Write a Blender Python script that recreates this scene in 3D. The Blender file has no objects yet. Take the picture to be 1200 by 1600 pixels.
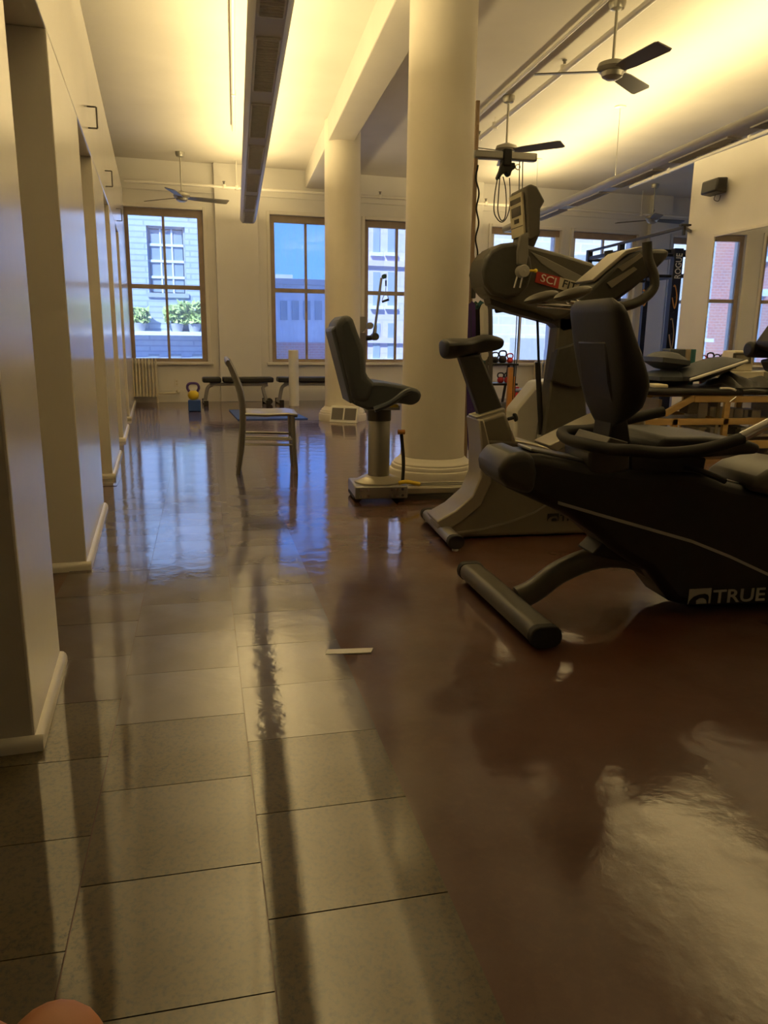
import bpy, bmesh, math, random
from math import sin, cos, pi, radians, atan
from mathutils import Vector, Matrix
random.seed(7)
S = bpy.context.scene
COL = S.collection

# ------------------------------------------------------------------ camera
FPX, CAMH = 1200.0, 1.02
YAW, PITCH, ROLL = radians(10.8), radians(12.9), radians(0.75)
_f = Vector((sin(YAW)*cos(PITCH), cos(YAW)*cos(PITCH), -sin(PITCH)))
_r0 = Vector((cos(YAW), -sin(YAW), 0)); _u0 = _r0.cross(_f)
_r = _r0*cos(ROLL) + _u0*sin(ROLL); _u = -_r0*sin(ROLL) + _u0*cos(ROLL)
CAM = Vector((0, 0, CAMH))
cd = bpy.data.cameras.new('camera'); cam = bpy.data.objects.new('camera', cd); COL.objects.link(cam)
cd.sensor_fit = 'VERTICAL'; cd.sensor_height = 32.0; cd.lens = 32.0*FPX/1600.0
cd.clip_start = 0.02; cd.clip_end = 300
m = Matrix((_r, _u, -_f)).transposed().to_4x4(); m.translation = CAM
cam.matrix_world = m
S.camera = cam

# ------------------------------------------------------------------ world, sun, exposure
w = bpy.data.worlds.new('world'); S.world = w; w.use_nodes = True
nt = w.node_tree; nt.nodes.clear()
wo = nt.nodes.new('ShaderNodeOutputWorld'); bg = nt.nodes.new('ShaderNodeBackground')
tc = nt.nodes.new('ShaderNodeTexCoord'); sx = nt.nodes.new('ShaderNodeSeparateXYZ'); cr = nt.nodes.new('ShaderNodeValToRGB')
cr.color_ramp.elements[0].position = 0.0; cr.color_ramp.elements[0].color = (0.13, 0.34, 1.0, 1)
cr.color_ramp.elements[1].position = 0.45; cr.color_ramp.elements[1].color = (0.07, 0.26, 0.92, 1)
nt.links.new(tc.outputs['Generated'], sx.inputs[0]); nt.links.new(sx.outputs['Z'], cr.inputs[0])
nt.links.new(cr.outputs[0], bg.inputs[0]); nt.links.new(bg.outputs[0], wo.inputs[0])
bg.inputs[1].default_value = 1.35
sd = bpy.data.lights.new('sun', 'SUN'); so = bpy.data.objects.new('sun', sd); COL.objects.link(so)
sd.energy = 6.6; sd.color = (0.72, 0.86, 1.0); sd.angle = radians(2)
so.rotation_euler = Vector((0.38, 0.60, -0.70)).to_track_quat('-Z', 'Y').to_euler()
so.location = (0, -5, 30)
S.view_settings.view_transform = 'Standard'; S.view_settings.look = 'None'
S.view_settings.gamma = 1.0; S.view_settings.exposure = 0.66
S.view_settings.use_curve_mapping = False
S.cycles.use_denoising = True
S.cycles.max_bounces = 10; S.cycles.diffuse_bounces = 5; S.cycles.transparent_max_bounces = 12
S.cycles.sample_clamp_indirect = 6.0
WARM = (1.0, 0.765, 0.36)
LIGHT_L, LIGHT_R = 96, 108     # watts of the uplight runs

# ------------------------------------------------------------------ placing helpers (pixel of the photo + a real depth -> point)
def ray(px, py): return _f + _r*((px-600)/FPX) + _u*((800-py)/FPX)
def V(px, py, Y):
    d = ray(px, py); return CAM + d*(Y/d.y)
def G(px, py, z=0.0):
    d = ray(px, py); return CAM + d*((z-CAMH)/d.z)
def XZ(pts, Y): return [(V(a, b, Y).x, V(a, b, Y).z) for a, b in pts]
AW = atan(0.098)
EX = Vector((cos(AW), sin(AW), 0)); EY = Vector((-sin(AW), cos(AW), 0)); W0 = Vector((0, 12.3, 0))
def BW(u, z, off=0.0): return W0 + EX*u - EY*off + Vector((0, 0, z))      # back-wall frame: along, up, into the room
def BP(px, py, off=0.0):
    d = ray(px, py); P0 = W0 - EY*off; t = (P0-CAM).dot(EY)/d.dot(EY); p = CAM + d*t
    return (p-W0).dot(EX), p.z
LW0 = Vector((-0.674, 3.425, 0))
def LW(s, z, off=0.0): return LW0 + EY*s + EX*off + Vector((0, 0, z))     # left partition frame
CEIL = 3.43

# ------------------------------------------------------------------ materials
MATS = {}
def mat(name, col, rough=0.5, metal=0.0, var=0.0, scale=8.0, bump=0.0, bscale=60.0, coat=0.0, spec=0.5, emis=None, estr=0.0, stretch=None, var_rough=0.0):
    if name in MATS: return MATS[name]
    M = bpy.data.materials.new(name); M.use_nodes = True; n = M.node_tree; p = n.nodes['Principled BSDF']
    p.inputs['Base Color'].default_value = (*col, 1); p.inputs['Roughness'].default_value = rough
    p.inputs['Metallic'].default_value = metal; p.inputs['Coat Weight'].default_value = coat
    p.inputs['Coat Roughness'].default_value = 0.1
    p.inputs['Specular IOR Level'].default_value = spec
    if emis: p.inputs['Emission Color'].default_value = (*emis, 1); p.inputs['Emission Strength'].default_value = estr
    t = n.nodes.new('ShaderNodeTexCoord'); mp = n.nodes.new('ShaderNodeMapping'); n.links.new(t.outputs['Object'], mp.inputs[0])
    if stretch: mp.inputs['Scale'].default_value = stretch
    if var > 0:
        no = n.nodes.new('ShaderNodeTexNoise'); no.inputs['Scale'].default_value = scale; no.inputs['Detail'].default_value = 6
        n.links.new(mp.outputs[0], no.inputs[0])
        r = n.nodes.new('ShaderNodeValToRGB')
        r.color_ramp.elements[0].position = .3; r.color_ramp.elements[1].position = .7
        r.color_ramp.elements[0].color = (*[max(0, c*(1-var)) for c in col], 1); r.color_ramp.elements[1].color = (*[min(1, c*(1+var)) for c in col], 1)
        n.links.new(no.outputs['Fac'], r.inputs[0]); n.links.new(r.outputs[0], p.inputs['Base Color'])
        if var_rough:
            mr = n.nodes.new('ShaderNodeMapRange'); mr.inputs['To Min'].default_value = max(0.02, rough-var_rough); mr.inputs['To Max'].default_value = rough+var_rough
            n.links.new(no.outputs['Fac'], mr.inputs[0]); n.links.new(mr.outputs[0], p.inputs['Roughness'])
    if bump > 0:
        nb = n.nodes.new('ShaderNodeTexNoise'); nb.inputs['Scale'].default_value = bscale; nb.inputs['Detail'].default_value = 4
        n.links.new(mp.outputs[0], nb.inputs[0]); b = n.nodes.new('ShaderNodeBump'); b.inputs['Strength'].default_value = bump
        b.inputs['Distance'].default_value = 0.01
        n.links.new(nb.outputs['Fac'], b.inputs['Height']); n.links.new(b.outputs[0], p.inputs['Normal'])
    MATS[name] = M; return M

def floor_material(name, c1, c2, c3, rough, speck=0.0, coat=1.0, crough=.05, cior=1.75, bstr=.12, fine=.06):
    M = bpy.data.materials.new(name); M.use_nodes = True; n = M.node_tree; p = n.nodes['Principled BSDF']; L = n.links
    t = n.nodes.new('ShaderNodeTexCoord')
    a = n.nodes.new('ShaderNodeTexNoise'); a.inputs['Scale'].default_value = 1.3; a.inputs['Detail'].default_value = 8; L.new(t.outputs['Object'], a.inputs[0])
    r = n.nodes.new('ShaderNodeValToRGB'); r.color_ramp.elements[0].position = .32; r.color_ramp.elements[1].position = .7
    r.color_ramp.elements[0].color = (*c1, 1); r.color_ramp.elements[1].color = (*c2, 1); L.new(a.outputs['Fac'], r.inputs[0])
    b = n.nodes.new('ShaderNodeTexNoise'); b.inputs['Scale'].default_value = 95 if speck else 35; b.inputs['Detail'].default_value = 5; b.inputs['Roughness'].default_value = .75
    L.new(t.outputs['Object'], b.inputs[0])
    r2 = n.nodes.new('ShaderNodeValToRGB'); r2.color_ramp.elements[0].position = .47; r2.color_ramp.elements[1].position = .66
    r2.color_ramp.elements[0].color = (0, 0, 0, 1); r2.color_ramp.elements[1].color = (1, 1, 1, 1); L.new(b.outputs['Fac'], r2.inputs[0])
    mx = n.nodes.new('ShaderNodeMix'); mx.data_type = 'RGBA'; mu = n.nodes.new('ShaderNodeMath'); mu.operation = 'MULTIPLY'
    mu.inputs[1].default_value = 0.9 if speck else 0.35; L.new(r2.outputs[0], mu.inputs[0]); L.new(mu.outputs[0], mx.inputs[0])
    L.new(r.outputs[0], mx.inputs[6]); mx.inputs[7].default_value = (*c3, 1); L.new(mx.outputs[2], p.inputs['Base Color'])
    # roughness wear
    c = n.nodes.new('ShaderNodeTexNoise'); c.inputs['Scale'].default_value = 2.4; c.inputs['Detail'].default_value = 7; L.new(t.outputs['Object'], c.inputs[0])
    mr = n.nodes.new('ShaderNodeMapRange'); mr.inputs['From Min'].default_value = .35; mr.inputs['From Max'].default_value = .7
    mr.inputs['To Min'].default_value = rough; mr.inputs['To Max'].default_value = rough*1.7; L.new(c.outputs['Fac'], mr.inputs[0]); L.new(mr.outputs[0], p.inputs['Roughness'])
    # gentle unevenness of the coating
    d = n.nodes.new('ShaderNodeTexNoise'); d.inputs['Scale'].default_value = 9; d.inputs['Detail'].default_value = 5; L.new(t.outputs['Object'], d.inputs[0])
    bu = n.nodes.new('ShaderNodeBump'); bu.inputs['Strength'].default_value = bstr; bu.inputs['Distance'].default_value = .02; L.new(d.outputs['Fac'], bu.inputs['Height'])
    e = n.nodes.new('ShaderNodeBump'); e.inputs['Strength'].default_value = fine; e.inputs['Distance'].default_value = .004
    L.new(b.outputs['Fac'], e.inputs['Height']); L.new(bu.outputs[0], e.inputs['Normal']); L.new(e.outputs[0], p.inputs['Normal'])
    p.inputs['Specular IOR Level'].default_value = 0.6
    p.inputs['Coat Weight'].default_value = coat; p.inputs['Coat IOR'].default_value = cior; p.inputs['Coat Roughness'].default_value = crough
    L.new(e.outputs[0], p.inputs['Coat Normal'])
    return M

def glass_material(name, haze, tint, streak=False):
    M = bpy.data.materials.new(name); M.use_nodes = True; n = M.node_tree; L = n.links; n.nodes.clear()
    o = n.nodes.new('ShaderNodeOutputMaterial'); tr = n.nodes.new('ShaderNodeBsdfTransparent'); tr.inputs[0].default_value = (*tint, 1)
    gl = n.nodes.new('ShaderNodeBsdfGlossy'); gl.inputs['Roughness'].default_value = 0.02
    tl = n.nodes.new('ShaderNodeBsdfTranslucent'); tl.inputs[0].default_value = (.8, .85, .9, 1)
    m1 = n.nodes.new('ShaderNodeMixShader'); m2 = n.nodes.new('ShaderNodeMixShader'); fr = n.nodes.new('ShaderNodeFresnel'); fr.inputs[0].default_value = 1.45
    t = n.nodes.new('ShaderNodeTexCoord'); mp = n.nodes.new('ShaderNodeMapping'); mp.inputs['Scale'].default_value = (9, 9, 0.8) if streak else (3, 3, 3)
    no = n.nodes.new('ShaderNodeTexNoise'); no.inputs['Scale'].default_value = 4; no.inputs['Detail'].default_value = 6
    L.new(t.outputs['Object'], mp.inputs[0]); L.new(mp.outputs[0], no.inputs[0])
    mr = n.nodes.new('ShaderNodeMapRange'); mr.inputs['To Min'].default_value = haze*.4; mr.inputs['To Max'].default_value = haze*1.6; L.new(no.outputs['Fac'], mr.inputs[0])
    L.new(mr.outputs[0], m1.inputs[0]); L.new(tr.outputs[0], m1.inputs[1]); L.new(tl.outputs[0], m1.inputs[2])
    L.new(fr.outputs[0], m2.inputs[0]); L.new(m1.outputs[0], m2.inputs[1]); L.new(gl.outputs[0], m2.inputs[2]); L.new(m2.outputs[0], o.inputs[0])
    return M

def brick_material(name, c1, c2, mortar, scale, var=.2, row=.25, bw=.5):
    M = bpy.data.materials.new(name); M.use_nodes = True; n = M.node_tree; L = n.links; p = n.nodes['Principled BSDF']
    t = n.nodes.new('ShaderNodeTexCoord'); mp = n.nodes.new('ShaderNodeMapping'); mp.inputs['Rotation'].default_value = (radians(90), 0, 0)
    b = n.nodes.new('ShaderNodeTexBrick'); b.inputs['Scale'].default_value = scale
    b.inputs['Color1'].default_value = (*c1, 1); b.inputs['Color2'].default_value = (*c2, 1); b.inputs['Mortar'].default_value = (*mortar, 1)
    b.inputs['Mortar Size'].default_value = .02; b.inputs['Row Height'].default_value = row; b.inputs['Brick Width'].default_value = bw
    L.new(t.outputs['Object'], mp.inputs[0]); L.new(mp.outputs[0], b.inputs[0])
    no = n.nodes.new('ShaderNodeTexNoise'); no.inputs['Scale'].default_value = 1.5; L.new(t.outputs['Object'], no.inputs[0])
    mx = n.nodes.new('ShaderNodeMix'); mx.data_type = 'RGBA'; mx.blend_type = 'MULTIPLY'; mx.inputs[0].default_value = var
    L.new(b.outputs[0], mx.inputs[6]); L.new(no.outputs['Color'], mx.inputs[7]); L.new(mx.outputs[2], p.inputs['Base Color'])
    p.inputs['Roughness'].default_value = .9
    return M

m_wall = mat('wall_paint', (.72, .69, .63), .42, var=.04, scale=1.5, bump=.04, bscale=40)
m_part = mat('partition_gloss_paint', (.68, .64, .57), .2, var=.03, scale=2, bump=.03, bscale=14, spec=.5, coat=.45)
m_part.node_tree.nodes['Principled BSDF'].inputs['Coat Roughness'].default_value = .22
m_trim = mat('trim_paint', (.72, .68, .60), .3)
m_ceil = mat('ceiling_plaster', (.66, .62, .55), .75, var=.06, scale=1.2, bump=.12, bscale=25)
m_col = mat('column_plaster', (.72, .67, .57), .5, var=.05, scale=2, bump=.25, bscale=9)
m_floor = floor_material('brown_sealed_floor', (.052, .0115, .0015), (.085, .020, .003), (.095, .030, .006), .45, crough=.028, cior=1.55, fine=.06, bstr=.09)
m_tile = floor_material('speckled_tile', (.072, .047, .011), (.090, .060, .015), (.018, .012, .005), .45, speck=1, coat=1.0, crough=.022, bstr=.008, fine=.012, cior=1.75)
m_tilec = floor_material('sealed_dark_tile', (.028, .011, .007), (.044, .018, .010), (.055, .025, .014), .35, crough=.035, fine=.05, bstr=.05, cior=2.1)
m_black = mat('black_plastic', (.016, .014, .012), .45, var=.15, scale=20)
m_blackv = mat('black_vinyl', (.020, .019, .018), .48, bump=.08, bscale=220)
m_rubber = mat('black_rubber', (.018, .017, .016), .7)
m_dgrey = mat('dark_grey_plastic', (.055, .052, .042), .42, var=.08, scale=30, bump=.05, bscale=300)
m_tgrey = mat('taupe_grey_plastic', (.095, .086, .066), .4, var=.06, scale=20)
m_grey = mat('grey_plastic', (.20, .19, .16), .4)
m_slate = mat('slate_vinyl', (.050, .056, .062), .5, bump=.1, bscale=250)
m_slateb = mat('slate_shell', (.070, .080, .092), .42)
m_silver = mat('silver_paint', (.44, .40, .31), .34, metal=.55, var=.05, scale=5)
m_silverp = mat('silver_panel', (.25, .225, .17), .38, metal=.35, var=.05, scale=5)
m_alu = mat('brushed_aluminium', (.36, .35, .31), .36, metal=1, bump=.03, bscale=90, stretch=(1, 1, 8))
m_polish = mat('polished_disc', (.62, .60, .54), .28, metal=.5)
m_chrome = mat('chrome', (.75, .74, .72), .12, metal=1)
m_steel = mat('dull_steel', (.40, .39, .36), .38, metal=.9)
m_wood = mat('maple_wood', (.50, .33, .12), .45, var=.18, scale=3, stretch=(1, 8, 8))
m_frame = mat('window_frame_wood', (.36, .28, .20), .45, var=.12, scale=6)
m_frame2 = mat('window_frame_tan', (.42, .30, .18), .5, var=.12, scale=6)
m_white = mat('white_plastic', (.72, .70, .64), .4)
m_cream = mat('cream_plastic', (.60, .54, .40), .45)
m_yellow = mat('yellow_plastic', (.75, .55, .03), .4)
m_blue = mat('blue_vinyl', (.03, .09, .34), .45)
m_red = mat('red_plastic', (.55, .03, .03), .4)
m_teal = mat('teal_vinyl', (.04, .16, .17), .5)
m_green = mat('dark_green_rubber', (.02, .07, .05), .55)
m_purple = mat('purple_rubber', (.08, .04, .20), .5)
m_orange = mat('orange_wood', (.55, .25, .05), .5, var=.1)
m_fan = mat('fan_metal', (.42, .40, .34), .35, metal=.6)
m_blade = mat('fan_blade', (.13, .12, .11), .45)
m_pend = mat('pendant_metal', (.48, .47, .45), .45, metal=.25)
m_louver = mat('pendant_louver', (.62, .61, .58), .4, metal=0, var=.06, scale=30)
m_logo = mat('logo_silver', (.42, .40, .35), .4, metal=.3)
m_logodark = mat('logo_dark', (.03, .03, .028), .5)
m_logored = mat('logo_red', (.42, .035, .025), .45)
m_cream2 = mat('logo_cream', (.55, .50, .36), .45)
m_text = mat('logo_text_cream', (.80, .76, .62), .45)
m_screen = mat('screen_dark', (.06, .055, .045), .25)
m_skin = mat('skin', (.62, .27, .13), .5, var=.08, scale=30)
m_nail = mat('finger_nail', (.72, .42, .30), .3)
m_glass = glass_material('window_glass', .10, (.93, .95, .96))
m_glass_s = glass_material('streaked_window_glass', .12, (.86, .92, .97), True)
m_mirror = mat('mirror_silver', (.82, .83, .82), .015, metal=1)

# ------------------------------------------------------------------ mesh helpers
def bm_new(): return bmesh.new()
def box(bm, c, s, R=None):
    M = Matrix.Translation(Vector(c)) @ (R.to_4x4() if R else Matrix.Identity(4)) @ Matrix.Diagonal((s[0], s[1], s[2], 1))
    bmesh.ops.create_cube(bm, size=1, matrix=M); return bm
def box2(bm, a, b):
    a, b = Vector(a), Vector(b); return box(bm, (a+b)/2, [abs(x) for x in (b-a)])
def frame_box(bm, P, ax, ay, az, sx_, sy_, sz_):
    """box centred at P with axes ax, ay, az"""
    R = Matrix((ax, ay, az)).transposed(); return box(bm, P, (sx_, sy_, sz_), R)
def cyl(bm, a, b, r0, r1=None, seg=16, cap=True):
    a, b = Vector(a), Vector(b); d = b-a; L = d.length
    q = d.to_track_quat('Z', 'Y')
    bmesh.ops.create_cone(bm, cap_ends=cap, segments=seg, radius1=r0, radius2=r0 if r1 is None else r1, depth=L,
                          matrix=Matrix.Translation((a+b)/2) @ q.to_matrix().to_4x4()); return bm
def sph(bm, c, r, seg=14, sc=(1, 1, 1), R=None):
    M = Matrix.Translation(Vector(c)) @ (R.to_4x4() if R else Matrix.Identity(4)) @ Matrix.Diagonal((r*sc[0], r*sc[1], r*sc[2], 1))
    bmesh.ops.create_uvsphere(bm, u_segments=seg, v_segments=max(6, seg//2+1), radius=1, matrix=M); return bm
def smooth_path(pts, n=6):
    P = [Vector(p) for p in pts]
    if len(P) < 3: return P
    out = []
    for i in range(len(P)-1):
        p0 = P[max(0, i-1)]; p1 = P[i]; p2 = P[i+1]; p3 = P[min(len(P)-1, i+2)]
        for k in range(n):
            t = k/n
            out.append(.5*((2*p1)+(p2-p0)*t+(2*p0-5*p1+4*p2-p3)*t*t+(3*p1-p0-3*p2+p3)*t*t*t))
    out.append(P[-1]); return out
def sweep(bm, pts, prof, up=Vector((0, 0, 1)), closed=False, scales=None):
    """sweep 2D profile [(a,b)] along pts; a along side axis, b along up-ish axis"""
    P = [Vector(p) for p in pts]; rings = []
    N = len(P)
    for i, p in enumerate(P):
        if closed: t = P[(i+1) % N]-P[i-1]
        else: t = P[min(N-1, i+1)]-P[max(0, i-1)]
        t.normalize(); s = t.cross(up)
        if s.length < 1e-4: s = t.cross(Vector((0, 1, 0)))
        s.normalize(); v = s.cross(t); k = scales[i] if scales else 1
        rings.append([bm.verts.new(p+s*a*k+v*b*k) for a, b in prof])
    K = len(prof)
    for i in range(N if closed else N-1):
        A, B_ = rings[i], rings[(i+1) % N]
        for j in range(K): bm.faces.new((A[j], A[(j+1) % K], B_[(j+1) % K], B_[j]))
    if not closed:
        bm.faces.new(list(reversed(rings[0]))); bm.faces.new(rings[-1])
    return bm
def circ(r, n=10): return [(r*cos(2*pi*i/n), r*sin(2*pi*i/n)) for i in range(n)]
def rrect(w_, h_, r, n=3):
    o = []
    for cx, cy, a0 in ((w_/2-r, h_/2-r, 0), (-w_/2+r, h_/2-r, 90), (-w_/2+r, -h_/2+r, 180), (w_/2-r, -h_/2+r, 270)):
        for k in range(n+1):
            a = radians(a0+90*k/n); o.append((cx+r*cos(a), cy+r*sin(a)))
    return o
def tube(bm, pts, r, seg=10, n=6, closed=False, smooth=True):
    P = smooth_path(pts, n) if smooth else [Vector(p) for p in pts]
    # parallel transported frame
    N = len(P); rings = []; nrm = None
    for i in range(N):
        if closed: t = P[(i+1) % N]-P[i-1]
        else: t = P[min(N-1, i+1)]-P[max(0, i-1)]
        t.normalize()
        if nrm is None: nrm = t.orthogonal().normalized()
        else:
            nrm = nrm - t*nrm.dot(t)
            nrm = nrm.normalized() if nrm.length > 1e-6 else t.orthogonal().normalized()
        b = t.cross(nrm)
        rings.append([bm.verts.new(P[i]+(nrm*cos(2*pi*k/seg)+b*sin(2*pi*k/seg))*r) for k in range(seg)])
    for i in range(N if closed else N-1):
        A, B_ = rings[i], rings[(i+1) % N]
        for j in range(seg): bm.faces.new((A[j], A[(j+1) % seg], B_[(j+1) % seg], B_[j]))
    if not closed: bm.faces.new(list(reversed(rings[0]))); bm.faces.new(rings[-1])
    return bm
def lathe(bm, prof, c=(0, 0, 0), seg=32):
    c = Vector(c); rings = []
    for r, z in prof: rings.append([bm.verts.new(c+Vector((r*cos(2*pi*k/seg), r*sin(2*pi*k/seg), z))) for k in range(seg)])
    for A, B_ in zip(rings, rings[1:]):
        for j in range(seg): bm.faces.new((A[j], A[(j+1) % seg], B_[(j+1) % seg], B_[j]))
    bm.faces.new(list(reversed(rings[0]))); bm.faces.new(rings[-1]); return bm
def prism(bm, poly, y0, y1, inset=None):
    """poly in (x,z) extruded along y"""
    a = [bm.verts.new((x, y0, z)) for x, z in poly]; b = [bm.verts.new((x, y1, z)) for x, z in poly]
    n = len(poly)
    bm.faces.new(a); bm.faces.new(list(reversed(b)))
    for i in range(n): bm.faces.new((a[(i+1) % n], a[i], b[i], b[(i+1) % n]))
    bmesh.ops.recalc_face_normals(bm, faces=bm.faces); return bm
def quadslab(bm, corners, normal, th):
    n = Vector(normal).normalized()*th; a = [bm.verts.new(Vector(c)) for c in corners]; b = [bm.verts.new(Vector(c)+n) for c in corners]
    N = len(corners); bm.faces.new(a); bm.faces.new(list(reversed(b)))
    for i in range(N): bm.faces.new((a[(i+1) % N], a[i], b[i], b[(i+1) % N]))
    bmesh.ops.recalc_face_normals(bm, faces=bm.faces); return bm

def tag(o, label=None, cat=None, group=None, kind=None):
    if label: o['label'] = label
    if cat: o['category'] = cat
    if group: o['group'] = group
    if kind: o['kind'] = kind
    return o
def obj(name, bm, material, parent=None, smooth=True, bev=0.0, seg=2, sub=0):
    bmesh.ops.recalc_face_normals(bm, faces=bm.faces)
    me = bpy.data.meshes.new(name); bm.to_mesh(me); bm.free()
    if smooth:
        for p in me.polygons: p.use_smooth = True
        try: me.set_sharp_from_angle(angle=radians(38))
        except Exception: pass
    o = bpy.data.objects.new(name, me); COL.objects.link(o)
    me.materials.append(material)
    if bev > 0:
        b = o.modifiers.new('bevel', 'BEVEL'); b.width = bev; b.segments = seg; b.limit_method = 'ANGLE'; b.angle_limit = radians(35); b.harden_normals = False
    if sub > 0:
        s_ = o.modifiers.new('subsurf', 'SUBSURF'); s_.levels = sub; s_.render_levels = sub
    if parent is not None:
        o.parent = parent; o.matrix_parent_inverse = parent.matrix_basis.inverted() if parent.parent is None else (parent.parent.matrix_basis @ parent.matrix_parent_inverse @ parent.matrix_basis).inverted()
    return o
def thing(name, label, cat, loc, group=None):
    o = bpy.data.objects.new(name, None); COL.objects.link(o); o.location = loc; o.empty_display_size = .1
    o.matrix_basis = Matrix.Translation(Vector(loc))
    return tag(o, label, cat, group)
def struct(name, bm, material, parent=None, **k):
    o = obj(name, bm, material, parent, **k)
    if parent is None: o['kind'] = 'structure'
    return o
def copy_tree(o, parent=None):
    c = o.copy(); COL.objects.link(c)
    if parent is not None: c.parent = parent
    for ch in list(o.children): copy_tree(ch, c)
    return c
def text_obj(name, body, size, depth, material, origin, xdir, updir, parent, sx_=1.0, bold=0.0, align='LEFT'):
    cu = bpy.data.curves.new(name, 'FONT'); cu.body = body; cu.size = size; cu.extrude = depth; cu.align_x = align; cu.offset = bold; cu.resolution_u = 3
    t = bpy.data.objects.new(name+'_tmp', cu); COL.objects.link(t)
    dg = bpy.context.evaluated_depsgraph_get(); me = bpy.data.meshes.new_from_object(t.evaluated_get(dg))
    bpy.data.objects.remove(t); bpy.data.curves.remove(cu)
    x = Vector(xdir).normalized(); u = Vector(updir); u = (u-x*u.dot(x)).normalized(); n_ = x.cross(u)
    M = Matrix((x, u, n_)).transposed().to_4x4(); M.translation = Vector(origin)
    me.transform(M @ Matrix.Diagonal((sx_, 1, 1, 1))); me.name = name
    o = bpy.data.objects.new(name, me); COL.objects.link(o); me.materials.clear(); me.materials.append(material)
    o.parent = parent; o.matrix_parent_inverse = parent.matrix_basis.inverted() if parent.parent is None else (parent.parent.matrix_basis @ parent.matrix_parent_inverse @ parent.matrix_basis).inverted()
    return o


# ================================================================== THE SETTING
# floor slab and its tiles
bm = bm_new(); box2(bm, (-4, -3.6, -.12), (9.6, 13.6, 0)); floor = struct('floor', bm, m_floor, smooth=False)
def tile_mesh(name, material):
    b = bm_new(); box(b, (0, 0, .0015), (.336 if 'sealed' in name else .3345, .3128 if 'sealed' in name else .3115, .003)); me = bpy.data.meshes.new(name); b.to_mesh(me); b.free(); me.materials.append(material); return me
tm_dull, tm_coat = tile_mesh('speckled_tile_mesh', m_tile), tile_mesh('sealed_tile_mesh', m_tilec)
def put_tile(x, y, dull):
    o = bpy.data.objects.new('tile', tm_dull if dull else tm_coat); COL.objects.link(o); o.parent = floor
    o.location = (x, y, random.uniform(0, .0003)); k = 0.0008 if dull else .0007
    o.rotation_euler = (random.uniform(-k, k), random.uniform(-k, k), atan(.042))
    o.scale = (1, 1, 1)
PITCHY, COLW = .314, .338
for ci, (xc, top) in enumerate(((-1.522, 2.30), (-1.184, 1.98), (-.846, 2.24), (-.508, 2.109), (-.170, 1.966), (.168, 1.823))):
    for k in range(-6, 22):
        y = top + (k+.5)*PITCHY; x = xc - .042*(y-1.819)
        wl = -.674 - .1*(y-3.425)
        if x < wl-.12 and y > 1.7: continue
        if x < -.75 and y < 1.7 and y < .8: continue
        put_tile(x, y, k < 0)

# ceiling and beam
bm = bm_new(); box2(bm, (-4, -3.6, CEIL), (9.6, 13.6, CEIL+.15)); struct('ceiling', bm, m_ceil, smooth=False)
bm = bm_new(); box2(bm, (1.09, -3.5, 3.17), (1.385, 12.35, CEIL+.01)); struct('trim_1', bm, m_ceil, smooth=False, bev=.01)

# back wall with openings
HEAD, SILL = 2.78, .60
WINS = [(-1.56, -.436), (.548, 1.67), (2.029, 3.13), (4.169, 5.437), (5.666, 6.924), (7.62, 8.80)]
def wbox(bm, u0, u1, z0, z1, o0, o1):
    c = BW((u0+u1)/2, (z0+z1)/2, (o0+o1)/2); return frame_box(bm, c, EX, EY, Vector((0, 0, 1)), u1-u0, abs(o1-o0), z1-z0)
bm = bm_new(); edges = [-3.4] + [e for w_ in WINS for e in w_] + [9.6]
for i in range(0, len(edges), 2): wbox(bm, edges[i], edges[i+1], SILL, HEAD, 0, -.35)
wbox(bm, -3.4, 9.6, 0, SILL, 0, -.35); wbox(bm, -3.4, 9.6, HEAD, CEIL, 0, -.35)
struct('wall_back', bm, m_wall, smooth=False)
# flat pilaster between the windows (slightly proud)
for n, (a, b) in enumerate(((BP(338, 400, .1)[0], BP(404, 400, .1)[0]), (3.33, 3.97), (7.1, 7.5))):
    bm = bm_new(); wbox(bm, a, b, 0, CEIL, 0, .10); struct('trim_%d' % (n+2), bm, m_wall, smooth=False, bev=.005)
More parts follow.
